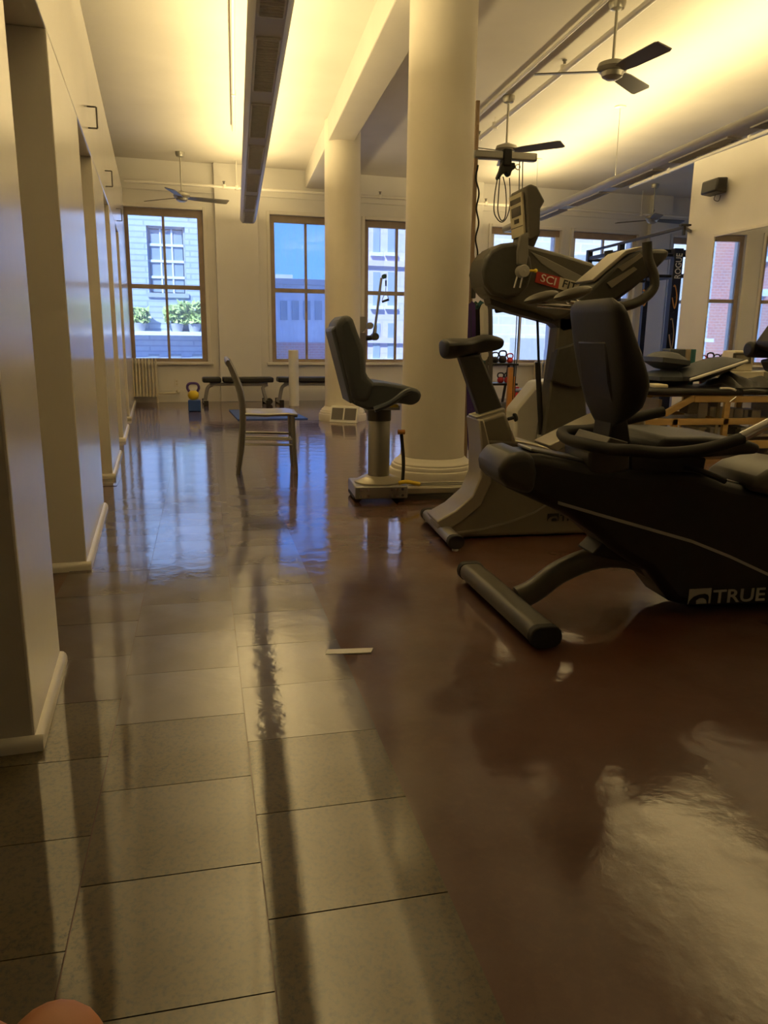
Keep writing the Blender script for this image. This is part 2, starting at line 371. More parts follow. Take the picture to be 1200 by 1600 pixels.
# picture band above the windows
bm = bm_new(); wbox(bm, -3.3, 9.5, 3.02, 3.05, 0, .02); struct('trim_5', bm, m_wall, smooth=False)
bm = bm_new(); wbox(bm, -3.3, 9.5, 0, .17, 0, .022); wbox(bm, -3.3, 9.5, .17, .19, 0, .014); struct('baseboard_back', bm, m_wall, smooth=False)
for n, (a, b) in enumerate(WINS):
    root = bpy.data.objects.new('window_%d' % (n+1), None); COL.objects.link(root); P = BW((a+b)/2, SILL, -.1)
    root.matrix_basis = Matrix.Translation(P); root['kind'] = 'structure'
    fm = m_frame if n < 3 else m_frame2; fb = m_frame if n < 3 else m_frame
    mid, ft, o0, o1 = 1.69, .075, -.16, -.11
    bm = bm_new(); cw = .05   # painted casing bead round the opening
    wbox(bm, a-cw, a, SILL-.03, HEAD+cw, 0, .025); wbox(bm, b, b+cw, SILL-.03, HEAD+cw, 0, .025); wbox(bm, a, b, HEAD, HEAD+cw, 0, .03)
    obj('casing', bm, m_trim, root, smooth=False, bev=.006)
    bm = bm_new(); wbox(bm, a-.08, b+.08, SILL-.04, SILL, -.1, .06); obj('window_sill', bm, m_trim, root, smooth=False, bev=.006)
    bm = bm_new(); wbox(bm, a, b, HEAD-.10, HEAD, -.05, -.12); obj('head_rail', bm, fm, root, smooth=False)
    for e in (a, b-ft):
        bm = bm_new(); wbox(bm, e, e+ft, SILL, HEAD-.1, -.05, -.12); obj('stile', bm, fm if n < 3 else m_trim, root, smooth=False)
    bm = bm_new(); wbox(bm, a+ft, b-ft, SILL, SILL+.05, -.05, -.12); obj('bottom_rail', bm, fb, root, smooth=False)
    bm = bm_new(); wbox(bm, a+ft, b-ft, mid-.03, mid+.03, -.06, -.13); obj('meeting_rail', bm, fb if n < 3 else m_trim, root, smooth=False)
    c = (a+b)/2
    for z0, z1 in ((SILL+.05, mid-.03), (mid+.03, HEAD-.1)):
        bm = bm_new(); wbox(bm, c-.018, c+.018, z0, z1, -.07, -.115); obj('muntin', bm, fb if n < 3 else m_trim, root, smooth=False)
        for x0, x1 in ((a+ft, c-.018), (c+.018, b-ft)):
            bm = bm_new(); wbox(bm, x0-.005, x1+.005, z0-.005, z1+.005, -.09, -.094); obj('pane', bm, m_glass_s if n == 1 else m_glass, root, smooth=False)

# left partition: piers, headers, doorways
PIERS = [(-1.56, -1.02), (0, 1.25), (2.26, 3.44), (4.28, 5.45), (6.25, 8.78)]
DOORS = [(-1.02, 0), (1.25, 2.26), (3.44, 4.28), (5.45, 6.25)]
DH, PT = 2.14, 3.0
def lbox(bm, s0, s1, z0, z1, o0, o1):
    return frame_box(bm, LW((s0+s1)/2, (z0+z1)/2, (o0+o1)/2), EX, EY, Vector((0, 0, 1)), abs(o1-o0), s1-s0, z1-z0)
bm = bm_new()
for a, b in PIERS: lbox(bm, a, b, 0, DH, -.24, 0)
lbox(bm, -1.56, 8.78, DH, PT, -.24, 0)
lbox(bm, -1.56, -1.36, 0, PT, -3.0, -.24)
struct('wall_left', bm, m_part, smooth=False, bev=.006)
for n, (a, b) in enumerate(DOORS):
    root = bpy.data.objects.new('door_%d' % (n+1), None); COL.objects.link(root); root.matrix_basis = Matrix.Translation(LW((a+b)/2, 0, -.2)); root['kind'] = 'structure'
    bm = bm_new(); lbox(bm, a+.03, b-.03, .01, DH-.03, -.215, -.175); obj('door_leaf', bm, m_part, root, smooth=False, bev=.003)
    for s0, s1 in ((a, a+.03), (b-.03, b)):
        bm = bm_new(); lbox(bm, s0, s1, 0, DH, -.23, -.15); obj('jamb', bm, m_part, root, smooth=False, bev=.003)
    bm = bm_new(); lbox(bm, a, b, DH-.03, DH, -.23, -.15); obj('jamb', bm, m_part, root, smooth=False)
    bm = bm_new(); p = LW(a+.1, 1.0, -.175); cyl(bm, p, p+EX*.05, .012); sph(bm, p+EX*.06, .026); obj('door_knob', bm, m_steel, root)
def cove(bm, pts, h=.055, d=.02):
    prof = [(0, 0), (d, 0), (d, h*.55), (d*.75, h*.85), (d*.35, h), (0, h)]
    sweep(bm, pts, prof)
for n, (a, b) in enumerate(PIERS):
    bm = bm_new()
    p = [LW(b, 0, 0), LW(a, 0, 0), LW(a, 0, -.2)] if n else [LW(b, 0, 0), LW(a, 0, 0), LW(a, 0, -2.9)]
    q = []
    # two straight runs meeting at the pier corner
    for A, B_, nrm in ((p[0], p[1], EX), (p[1]+EX*.0, p[2], -EY)):
        d = (B_-A); L = d.length; d.normalize()
        prof = [(0, .0), (.020, 0), (.020, .02), (.017, .030), (.010, .037), (0, .039)]
        r0 = [bm.verts.new(A - d*(.020 if nrm is not EX else 0) + nrm*x + Vector((0, 0, z))) for x, z in prof]
        r1 = [bm.verts.new(B_ + d*(.0) + nrm*x + Vector((0, 0, z))) for x, z in prof]
        for j in range(6): bm.faces.new((r0[j], r0[(j+1) % 6], r1[(j+1) % 6], r1[j]))
        bm.faces.new(r0); bm.faces.new(r1)
    struct('baseboard_left' if n == 0 else 'baseboard_left.%03d' % n, bm, m_trim)

# other walls of the room
RWX, RWY, RWT = 5.35, 8.88, 3.06
bm = bm_new(); box2(bm, (RWX, -3.5, 0), (RWX+.14, RWY, RWT)); struct('wall_right', bm, m_wall, smooth=False, bev=.004)
bm = bm_new(); box2(bm, (-3.45, -3.65, 0), (9.45, -3.5, CEIL)); struct('wall_behind_camera', bm, m_wall, smooth=False)
bm = bm_new(); box2(bm, (-3.45, -3.5, 0), (-3.3, 12.1, CEIL)); struct('wall_far_left', bm, m_wall, smooth=False)
bm = bm_new()   # outer right wall, out of view; window openings added to bring in daylight
yo = [-3.5, 1.5, 3.1, 3.9, 5.5, 6.3, 7.9, 8.7, 10.3, 11.1, 12.7, 13.4]
for a, b in zip(yo[0::2], yo[1::2]): box2(bm, (9.3, a, 0), (9.45, b, CEIL))
for a, b in zip(yo[1:-1:2], yo[2::2]): box2(bm, (9.3, a, 0), (9.45, b, SILL)); box2(bm, (9.3, a, HEAD), (9.45, b, CEIL))
struct('wall_far_right', bm, m_wall, smooth=False)
for n, (a, b) in enumerate(zip(yo[1:-1:2], yo[2::2])):  # added windows, out of view, that let more daylight into the right rear
    root = bpy.data.objects.new('window_%d' % (n+7), None); COL.objects.link(root); root.matrix_basis = Matrix.Translation(Vector((9.35, (a+b)/2, SILL))); root['kind'] = 'structure'
    for y0_, y1_, z0_, z1_ in ((a, a+.07, SILL, HEAD), (b-.07, b, SILL, HEAD), (a, b, HEAD-.08, HEAD), (a, b, SILL, SILL+.06), (a, b, 1.66, 1.72)):
        bm = bm_new(); box2(bm, (9.35, y0_, z0_), (9.40, y1_, z1_)); obj('frame_bar', bm, m_frame2, root, smooth=False)
    for z0_, z1_ in ((SILL+.06, 1.66), (1.72, HEAD-.08)):
        bm = bm_new(); box2(bm, (9.372, a+.07, z0_), (9.376, b-.07, z1_)); obj('pane', bm, m_glass, root, smooth=False)

# columns
def column(name, x, y, k, label, other):
    r = thing(name, label, 'column', (x, y, 0))
    r['kind'] = 'structure'
    bm = bm_new(); lathe(bm, [(a*k, z) for a, z in [(.225, .16), (.236, .175), (.232, .22), (.230, .5), (.227, 1.5), (.223, CEIL-.02)]], (x, y, 0), 48); obj('shaft', bm, m_col, r)
    bm = bm_new(); lathe(bm, [(a*k, z) for a, z in [(.315, 0), (.317, .07), (.312, .082), (.300, .086), (.302, .098), (.296, .112), (.284, .118), (.284, .128), (.272, .140), (.255, .150), (.244, .165), (.232, .172)]], (x, y, 0), 48); obj('column_base', bm, m_col, r)
    return r
column('column', 1.395, 5.45, 1.0, 'large round plaster column with moulded base beside the ergometer seat', 0)
column('column', 1.27, 9.5, .93, 'far round plaster column under the beam end, in front of the windows', 0)

# mirror on the right wall
mr = thing('wall_mirror', 'large wall mirror reflecting the windows, on the right-hand wall', 'mirror', (RWX-.01, 6.9, .5))
MY0, MY1, MZ0, MZ1, MX = 5.3, 8.28, .48, 2.155, RWX
bm = bm_new(); box2(bm, (MX-.02, MY0, MZ0), (MX-.006, MY1, MZ1)); obj('mirror_glass', bm, m_mirror, mr, smooth=False)
bm = bm_new(); e_ = .035
box2(bm, (MX-.03, MY1, MZ0-e_), (MX, MY1+e_, MZ1+e_)); box2(bm, (MX-.03, MY0-e_, MZ0-e_), (MX, MY0, MZ1+e_)); box2(bm, (MX-.03, MY0, MZ1), (MX, MY1, MZ1+e_)); box2(bm, (MX-.03, MY0, MZ0-e_), (MX, MY1, MZ0))
obj('mirror_frame', bm, m_trim, mr, smooth=False, bev=.003)

# ------------------------------------------------------------------ buildings outside the windows
m_siding = brick_material('pale_board_siding', (.52, .58, .68), (.47, .54, .66), (.36, .42, .54), 1.0, .12, row=.14, bw=2.2)
m_pale = brick_material('pale_stone_brick', (.78, .70, .60), (.70, .62, .54), (.86, .80, .72), 1.0, .2, row=.22, bw=.7)
m_redb = brick_material('red_brick', (.62, .26, .20), (.55, .24, .20), (.60, .45, .40), 3.0, .2)
m_pinkb = brick_material('lavender_stone', (.66, .58, .66), (.60, .54, .64), (.55, .50, .58), 1.0, .15, row=.5, bw=1.1)
m_gl2 = mat('far_window_glass', (.30, .36, .42), .15)
m_wtrim = mat('far_white_trim', (.75, .77, .80), .6)
m_shade = mat('grey_rendered_wall', (.42, .42, .44), .8, var=.05)
m_fslate = mat('far_window_frame', (.36, .40, .46), .7)
m_leaf = mat('leaf_green', (.48, .58, .20), .6, var=.35, scale=5)
def fbox(bm, u0, u1, z0, z1, o0, o1):  # off: distance beyond the back wall
    return wbox(bm, u0, u1, z0, z1, -o0, -o1)
def fu(px, py, off): return BP(px, py, -off)
# 1: pale building opposite the left window
OFF = 9.0
r = thing('pale_building', 'pale building with a large many-paned window, seen through the left window', 'building', BW(-2, 0, -OFF))
wl, wt = fu(228, 352, OFF); wr, wb = fu(293, 462, OFF)
eu0, eu1 = fu(180, 450, OFF)[0], fu(372, 400, OFF)[0]
bm = bm_new(); fbox(bm, eu0, wl, -6, 9, OFF, OFF+.4); fbox(bm, wr, eu1, -6, 9, OFF, OFF+.4); fbox(bm, wl, wr, wt, 9, OFF, OFF+.4); fbox(bm, wl, wr, -6, wb, OFF, OFF+.4)
obj('facade', bm, m_siding, r, smooth=False)
bm = bm_new(); fbox(bm, wl, wr, wb, wt, OFF+.26, OFF+.3); obj('backing', bm, m_shade, r, smooth=False)
def multi_pane(root, wl, wr, wb, wt, nu, nz, OFF):
    f = .05; bm = bm_new()
    fbox(bm, wl, wl+f, wb, wt, OFF+.1, OFF+.22); fbox(bm, wr-f, wr, wb, wt, OFF+.1, OFF+.22); fbox(bm, wl, wr, wt-f, wt, OFF+.1, OFF+.22); fbox(bm, wl-.04, wr+.04, wb-.06, wb+f, OFF-.05, OFF+.22)
    fr = obj('window_frame', bm, m_fslate, root, smooth=False)
    for i in range(nu):
        for j in range(nz):
            a = wl+f+(wr-wl-2*f)*i/nu; b = wl+f+(wr-wl-2*f)*(i+1)/nu; c = wb+f+(wt-wb-2*f)*j/nz; d = wb+f+(wt-wb-2*f)*(j+1)/nz
            bm = bm_new(); fbox(bm, a+.02, b-.02, c+.03, d-.03, OFF+.14, OFF+.16); obj('pane', bm, m_gl2, fr, smooth=False)
    for i in range(1, nu):
        a = wl+f+(wr-wl-2*f)*i/nu; bm = bm_new(); fbox(bm, a-.02, a+.02, wb, wt, OFF+.11, OFF+.18); obj('muntin', bm, m_wtrim, fr, smooth=False)
    for j in range(1, nz):
        c = wb+f+(wt-wb-2*f)*j/nz; bm = bm_new(); fbox(bm, wl, wr, c-.03, c+.03, OFF+.1, OFF+.2); obj('glazing_bar', bm, m_wtrim, fr, smooth=False)
multi_pane(r, wl, wr, wb, wt, 3, 4, OFF)
la = fu(200, 517, OFF)[1]
bm = bm_new(); fbox(bm, eu0, eu1, la-.10, la, OFF-.45, OFF); obj('ledge', bm, m_wtrim, r, smooth=False)
for k in range(3):
    a = fu(232+34*k, 553, OFF); b = fu(250+34*k, 575, OFF)
    bm = bm_new(); fbox(bm, a[0], b[0], b[1], a[1], OFF-.02, OFF+.02); obj('window', bm, m_gl2, r, smooth=False)
def shrub(px, py, s, off, label):
    u, z = fu(px, py, off); c = BW(u, z, -off); zb = la
    t = thing('shrub', label, 'plant', BW(u, zb, -off)); 
    bm = bm_new()
    for k in range(220):
        a = random.uniform(0, 2*pi); q = random.random()**.5*s; h = random.random()*s*1.3
        p = BW(u, zb+.22+h, -off) + Vector((q*cos(a), q*.5*sin(a), 0)); l = .13
        n_ = Vector((random.uniform(-1, 1), random.uniform(-1, .2), random.uniform(0, 1))).normalized(); x = n_.orthogonal().normalized(); y = n_.cross(x)
        v = [bm.verts.new(p+x*l*.5), bm.verts.new(p+y*l), bm.verts.new(p-x*l*.5), bm.verts.new(p-y*l*.6)]
        bm.faces.new(v)
    tag(obj('foliage', bm, m_leaf, t), kind='stuff')
    bm = bm_new(); c0 = BW(u, zb, -off); lathe(bm, [(.12, 0), (.17, .2), (.15, .2)], c0, 12); obj('pot', bm, m_shade, t)
shrub(218, 505, .25, OFF-.25, 'small green shrub on the ledge outside the left window pane')
shrub(276, 490, .32, OFF-.25, 'taller green shrub outside, right of the small one on the ledge')
shrub(303, 498, .40, OFF-.25, 'broad green shrub at the right end of the outside ledge')
# red brick building further left, seen in the mirror
OFF5 = 9.05
ur_ = eu0-.02
r = thing('red_brick_building', 'red brick building with tall windows, seen reflected in the wall mirror', 'building', BW(-9, 0, -OFF5))
bm = bm_new(); fbox(bm, -15, ur_, -6, 9, OFF5, OFF5+.4); obj('facade', bm, m_redb, r, smooth=False)
for k in range(6):
    for z0_ in (-2.6, .4, 3.4):
        a = ur_-1.6-k*1.75
        bm = bm_new(); fbox(bm, a, a+.85, z0_, z0_+1.9, OFF5-.03, OFF5+.02); wnd = obj('window', bm, m_gl2, r, smooth=False)
        bm = bm_new(); fbox(bm, a-.1, a+.95, z0_-.14, z0_, OFF5-.14, OFF5); obj('window_ledge', bm, m_wtrim, wnd, smooth=False)
        bm = bm_new(); fbox(bm, a-.1, a+.95, z0_+1.9, z0_+2.1, OFF5-.1, OFF5); obj('lintel', bm, m_wtrim, wnd, smooth=False)
# unseen pale building, added to bounce sunlight in through the side windows
r = thing('added_bounce_building', 'unseen pale brick building added to bounce sunlight into the right-hand room', 'building', (15, 8, -6))
bm = bm_new(); box2(bm, (15, -2, -6), (15.5, 18, 2.4)); obj('facade', bm, m_pale, r, smooth=False)
for k in range(7):
    for z0_ in (-4.6, -2.0, .2):
        bm = bm_new(); box2(bm, (14.95, -1+k*2.6, z0_), (15.02, k*2.6, z0_+1.8)); obj('window', bm, m_gl2, r, smooth=False)
# 2: building low in the second window
OFF2 = 14.0
r = thing('low_building', 'grey-blue building with red-brick base, low in the middle window', 'building', BW(1.5, 0, -OFF2))
u0 = fu(395, 500, OFF2)[0]; u1 = fu(545, 500, OFF2)[0]; zt = fu(460, 445, OFF2)[1]; zr = fu(460, 535, OFF2)[1]
bm = bm_new(); fbox(bm, u0, u1, zr, zt, OFF2, OFF2+5); obj('upper_wall', bm, mat('blue_grey_render', (.60, .64, .70), .8, var=.08, scale=2), r, smooth=False)
bm = bm_new(); fbox(bm, u0-.1, u1+.1, -6, zr, OFF2-.1, OFF2+5); obj('brick_base', bm, m_redb, r, smooth=False)
bm = bm_new(); fbox(bm, u0-.15, u1+.15, zt, zt+.18, OFF2-.2, OFF2+5); obj('cornice', bm, m_shade, r, smooth=False)
for k in range(4):
    a = fu(438+18*k, 470, OFF2); b = fu(449+18*k, 500, OFF2)
    bm = bm_new(); fbox(bm, a[0], b[0], b[1], a[1], OFF2-.04, OFF2+.02); obj('window', bm, m_gl2, r, smooth=False)
a = fu(437, 425, OFF2); bm = bm_new(); fbox(bm, a[0], a[0]+.6, zt+.18, a[1], OFF2+1, OFF2+1.6); obj('chimney', bm, m_shade, r, smooth=False)
# 3: lavender building in the third window
OFF3 = 11.0
r = thing('stone_building', 'lavender-grey stone building with tall windows, behind the cable machine', 'building', BW(3.5, 0, -OFF3))
u0 = fu(556, 500, OFF3)[0]; u1 = fu(735, 500, OFF3)[0]
bm = bm_new(); fbox(bm, u0, u1, -6, 9, OFF3, OFF3+2.5); obj('facade', bm, m_pinkb, r, smooth=False)
for px in (583, 606, 640, 675, 705):
    for (y0, y1) in ((352, 395), (425, 478), (505, 560)):
        a = fu(px, y0, OFF3); b = fu(px+10, y1, OFF3)
        bm = bm_new(); fbox(bm, a[0], b[0], b[1], a[1], OFF3-.03, OFF3+.02); wnd = obj('window', bm, m_gl2, r, smooth=False)
        bm = bm_new(); fbox(bm, a[0]-.08, b[0]+.08, b[1]-.1, b[1], OFF3-.12, OFF3); obj('window_ledge', bm, m_wtrim, wnd, smooth=False)
for y in (412, 532):
    z = fu(600, y, OFF3)[1]; bm = bm_new(); fbox(bm, u0, u1, z-.08, z+.08, OFF3-.1, OFF3); obj('string_course', bm, m_pinkb, r, smooth=False)
# 4: pale brick wall opposite the right-hand windows
OFF4 = 5.5
r = thing('pale_brick_building', 'pale cream brick wall with a grey lower part, outside the right windows', 'building', BW(7, 0, -OFF4))
u0 = fu(748, 500, OFF4)[0]; zg = fu(800, 500, OFF4)[1]
bm = bm_new(); fbox(bm, u0, 16, -6, 8, OFF4, OFF4+.4); obj('facade', bm, m_pale, r, smooth=False)
for a_, b_, t_ in ((797, 838, 528), (893, 930, 400), (1050, 1090, 430)):
    a = fu(a_, t_, OFF4); b = fu(b_, 600, OFF4)
    bm = bm_new(); fbox(bm, a[0], b[0], b[1], a[1], OFF4-.3, OFF4); obj('grey_bay', bm, m_shade, r, smooth=False)
bm = bm_new(); box2(bm, (-25, -6, -6.2), (30, 45, -6.0)); struct('ground', bm, m_shade, smooth=False)

# ================================================================== RECUMBENT BIKE (foreground, black)
def poly_px(pts, Y): return XZ(pts, Y)
YN, YF = 2.50, 2.74
rb = thing('recumbent_bike', 'black recumbent exercise bike with high-backed seat, nearest machine in the foreground', 'exercise bike', (1.5, 2.62, 0))
shroud = [(800, 712), (850, 711), (925, 727), (1000, 735), (1090, 738), (1130, 752), (1200, 768), (1330, 770), (1400, 800), (1420, 870), (1400, 935),
          (1200, 947), (1085, 951), (1052, 943), (1033, 918), (1015, 895), (990, 882), (960, 862), (935, 838), (880, 802), (830, 780), (797, 765), (786, 745)]
bm = bm_new(); prism(bm, poly_px(shroud, YN), YN, YF); body = obj('body_shroud', bm, m_black, rb, bev=.035, seg=3)
# rounded tail cap
cap = [(782, 735), (788, 718), (800, 710), (822, 707), (838, 712), (842, 740), (836, 775), (815, 770), (795, 762), (784, 750)]
bm = bm_new(); prism(bm, poly_px(cap, YN-.02), YN-.02, YF+.02); obj('tail_cap', bm, m_dgrey, rb, bev=.03, seg=4)
# silver seat rail on the top of the body
bm = bm_new(); a = V(838, 709, YN); b = V(930, 728, YN); c = V(1180, 766, YN)
prism(bm, [(a.x, a.z), (b.x, b.z), (b.x, b.z+.012), (a.x, a.z+.012)], 2.55, 2.69); obj('seat_rail', bm, m_steel, rb, bev=.004)
bm = bm_new(); a = V(1092, 742, YN); prism(bm, [(a.x, a.z), (c.x, c.z), (c.x, c.z+.012), (a.x, a.z+.012)], 2.55, 2.69); obj('seat_rail', bm, m_steel, rb, bev=.004)
# grey stripe along the side
st = [(872, 783), (930, 800), (1000, 820), (1080, 843), (1140, 867), (1200, 895), (1290, 925)]
up_ = XZ(st, YN); lo = XZ([(x, y+5) for x, y in st], YN)
bm = bm_new(); prism(bm, up_+lo[::-1], YN-.004, YN+.01); obj('side_stripe', bm, m_logo, body)
# rear stabiliser along y with end caps
zs = .05; p0 = Vector((.985, 2.28, zs)); p1 = Vector((.955, 3.0, zs))
bm = bm_new(); sweep(bm, [p0, p1], rrect(.105, .07, .03)); obj('rear_stabiliser', bm, m_tgrey, rb)
for q, d in ((p0, -1), (p1, 1)):
    bm = bm_new(); sweep(bm, [q+Vector((0, -.03*1, 0)) if d < 0 else q+Vector((0, -.005, 0)), q+Vector((0, .005, 0)) if d < 0 else q+Vector((0, .035, 0))], rrect(.112, .076, .033)); obj('end_cap', bm, m_rubber, rb, bev=.004)
    bm = bm_new(); cyl(bm, (q.x, q.y-.04*d, 0), (q.x, q.y-.04*d, .03), .022); obj('levelling_foot', bm, m_rubber, rb)
# curved rear leg
leg = [V(808, 962, 2.62), V(835, 922, 2.62), V(875, 893, 2.62), V(930, 872, 2.62), V(985, 872, 2.62), V(1020, 890, 2.62)]
leg = [Vector((p.x, 2.62, max(p.z, .06))) for p in leg]
bm = bm_new(); sweep(bm, smooth_path(leg, 6), rrect(.075, .085, .03)); obj('rear_leg', bm, m_tgrey, rb)
bm = bm_new(); prism(bm, poly_px([(925, 868), (955, 838), (1000, 850), (1030, 880), (1010, 893), (975, 880)], 2.55), 2.55, 2.69); obj('leg_bracket', bm, m_black, rb, bev=.01)
# seat back (thick pad, rounded), rear cover plate
pad = [(960, 468), (968, 463), (980, 470), (990, 492), (1003, 530), (1021, 575), (1029, 605), (1024, 638), (1008, 658), (985, 674), (976, 640), (970, 590), (964, 530)]
PP = poly_px(pad, 2.42); zmin, zmax = min(z for _, z in PP), max(z for _, z in PP)
def span(poly, z):
    xs = []
    for (x0, z0_), (x1, z1_) in zip(poly, poly[1:]+poly[:1]):
        if (z0_-z)*(z1_-z) < 0: xs.append(x0+(x1-x0)*(z-z0_)/(z1_-z0_))
    return (min(xs), max(xs)) if xs else None
bm = bm_new(); rings = []
def hwid(t):
    ks = ((0, .07), (.06, .11), (.18, .155), (.38, .19), (.6, .197), (.9, .192), (.97, .175), (1, .14))
    for (a0_, b0_), (a1_, b1_) in zip(ks, ks[1:]):
        if t <= a1_: return b0_+(b1_-b0_)*(t-a0_)/(a1_-a0_)
    return ks[-1][1]
for k in range(19):
    t = .004+.992*k/18; z_ = zmin+(zmax-zmin)*t; xa_, xb_ = span(PP, z_); hw = hwid(t); xm = (xa_+xb_)/2; hx = (xb_-xa_)/2
    ring = []
    for q in range(28):
        a = 2*pi*q/28; ca_, sa_ = cos(a), sin(a)
        ring.append(bm.verts.new((xm+hx*math.copysign(abs(ca_)**.55, ca_), 2.615+hw*math.copysign(abs(sa_)**.40, sa_), z_)))
    rings.append(ring)
for A, B_ in zip(rings, rings[1:]):
    for q in range(28): bm.faces.new((A[q], A[(q+1) % 28], B_[(q+1) % 28], B_[q]))
bm.faces.new(rings[0]); bm.faces.new(rings[-1]); sb = obj('backrest', bm, m_blackv, rb)
cov = [(957, 532), (968, 530), (979, 610), (984, 650), (974, 652), (962, 600)]
bm = bm_new(); prism(bm, poly_px(cov, 2.45), 2.50, 2.73); obj('backrest_cover', bm, m_black, sb, bev=.012)
post = [(958, 645), (980, 645), (988, 705), (985, 730), (950, 730), (950, 700)]
bm = bm_new(); prism(bm, poly_px(post, 2.55), 2.55, 2.69); obj('seat_post', bm, m_black, rb, bev=.008)
bm = bm_new(); prism(bm, poly_px([(921, 705), (935, 697), (985, 700), (985, 735), (940, 745), (921, 738)], 2.50), 2.50, 2.72); obj('seat_carriage', bm, m_dgrey, rb, bev=.01)
bm = bm_new(); prism(bm, poly_px([(938, 700), (950, 682), (978, 690), (966, 706)], 2.5), 2.48, 2.74); obj('carriage_plate', bm, m_tgrey, rb, bev=.004)
# seat cushion
a = V(985, 690, 2.62)
cu = [(a.x, .655), (a.x+.03, .69), (a.x+.18, .69), (a.x+.36, .672), (a.x+.41, .655), (a.x+.40, .625), (a.x+.1, .61), (a.x, .62)]
bm = bm_new(); prism(bm, cu, 2.43, 2.83); obj('seat_cushion', bm, m_blackv, rb, bev=.025, seg=4)
# side grips: one tube from the near side round behind the seat to the far side
yn, yf = 2.36, 2.88
n1 = [V(1160, 685, yn), V(1100, 702, yn), V(1045, 708, yn), V(990, 704, yn)]
near = [Vector((p.x, yn, p.z)) for p in n1]; zb = near[-1].z
path = near + [Vector((1.25, 2.44, zb-.005)), Vector((1.205, 2.53, zb)), Vector((1.20, 2.68, zb)), Vector((1.25, 2.82, zb+.01)), Vector((1.40, yf, zb+.01)), Vector((1.52, yf, zb+.04)), Vector((V(1036, 643, yf).x, yf, V(1036, 643, yf).z))]
bm = bm_new(); tube(bm, path, .021, 12); hg = obj('grip_tube', bm, m_rubber, rb)
g2 = V(1158, 684, yn); g3 = V(1205, 660, yn); g4 = V(1260, 632, yn)
bm = bm_new(); tube(bm, [Vector((g2.x, yn, g2.z)), Vector((g3.x, yn, g3.z)), Vector((g4.x, yn, g4.z))], .019, 12); obj('hand_sensor', bm, m_chrome, hg)
bm = bm_new(); a = V(1082, 735, 2.45); b = V(1130, 751, 2.45); tube(bm, [Vector((a.x, 2.5, a.z)), Vector((a.x+.03, 2.44, a.z-.003)), Vector((b.x, 2.44, b.z))], .011, 8); obj('seat_lever', bm, m_rubber, rb)
# support under the seat
bm = bm_new(); prism(bm, poly_px([(985, 702), (1105, 716), (1100, 742), (985, 745)], 2.52), 2.52, 2.72); obj('seat_frame', bm, m_black, rb, bev=.008)
# front housing, crank, pedals, mast and console (mostly beyond the frame)
bm = bm_new(); prism(bm, poly_px([(1165, 765), (1172, 748), (1195, 733), (1240, 722), (1330, 735), (1400, 790), (1330, 800)], 2.5), 2.47, 2.77); obj('crank_cover', bm, m_tgrey, rb, bev=.03, seg=3)
bm = bm_new(); box(bm, (2.52, 2.62, .05), (.11, .55, .07)); obj('front_stabiliser', bm, m_tgrey, rb, bev=.02)
cx, cz = 2.36, .42
for s_, yy in ((1, 2.43), (-1, 2.81)):
    bm = bm_new(); box(bm, (cx+.07*s_, yy, cz-.04*s_), (.2, .02, .03), Matrix.Rotation(.5, 3, 'Y')); ca = obj('crank_arm', bm, m_steel, rb, bev=.004)
    bm = bm_new(); box(bm, (cx+.15*s_, yy+(-.06 if s_ > 0 else .06), cz-.08*s_), (.11, .10, .03)); obj('pedal', bm, m_rubber, ca, bev=.008)
bm = bm_new(); tube(bm, [(2.5, 2.62, .55), (2.56, 2.62, .85), (2.5, 2.62, 1.12)], .035, 12); obj('console_mast', bm, m_tgrey, rb)
bm = bm_new(); box(bm, (2.47, 2.62, 1.22), (.07, .34, .26), Matrix.Rotation(-.35, 3, 'Y')); cs = obj('console', bm, m_dgrey, rb, bev=.02)
bm = bm_new(); box(bm, (2.432, 2.62, 1.235), (.006, .26, .17), Matrix.Rotation(-.35, 3, 'Y')); obj('display', bm, m_screen, cs)
# lettering on the flank
def side_text(body_, px, py, Y, hpx, material, parent, sx_=1.0, bold=0.0, slope=0.0, depth=.002, yoff=-.003):
    a = V(px, py, Y); b = V(px, py-hpx, Y); h = (b-a).length
    return text_obj('lettering', body_, h/.70, depth, material, (a.x, Y+yoff, a.z), (cos(slope), 0, sin(slope)), (0, 0, 1), parent, sx_, bold)
def true_mark(px, py, Y, w_, h_, ml, parent):
    """square badge with an arch, before the word"""
    a = V(px, py, Y); sc = (V(px+100, py, Y)-a).length/100; W_, H_ = w_*sc, h_*sc
    o = Vector((a.x, Y-.003, a.z))
    def P2(u, v): return (o.x+u*W_, o.z+v*H_)
    arch = [P2(.0, 0), P2(.06, .26), P2(.22, .50), P2(.45, .62), P2(.7, .66), P2(.86, .58), P2(.92, .42), P2(.92, 0), P2(1, 0), P2(1, 1), P2(0, 1)]
    bm = bm_new(); prism(bm, arch, Y-.004, Y-.001); e = obj('emblem', bm, ml, parent, smooth=False)
    bm = bm_new(); prism(bm, [P2(.38, .0), P2(.36, .22), P2(.5, .36), P2(.68, .36), P2(.80, .24), P2(.84, 0)], Y-.004, Y-.001); obj('emblem_dot', bm, ml, e, smooth=False)
true_mark(1074, 944, YN-.001, 34, 22, m_logo, body)
side_text('TRUE', 1112, 942, YN-.001, 20, m_logo, body, 1.25, .0008)

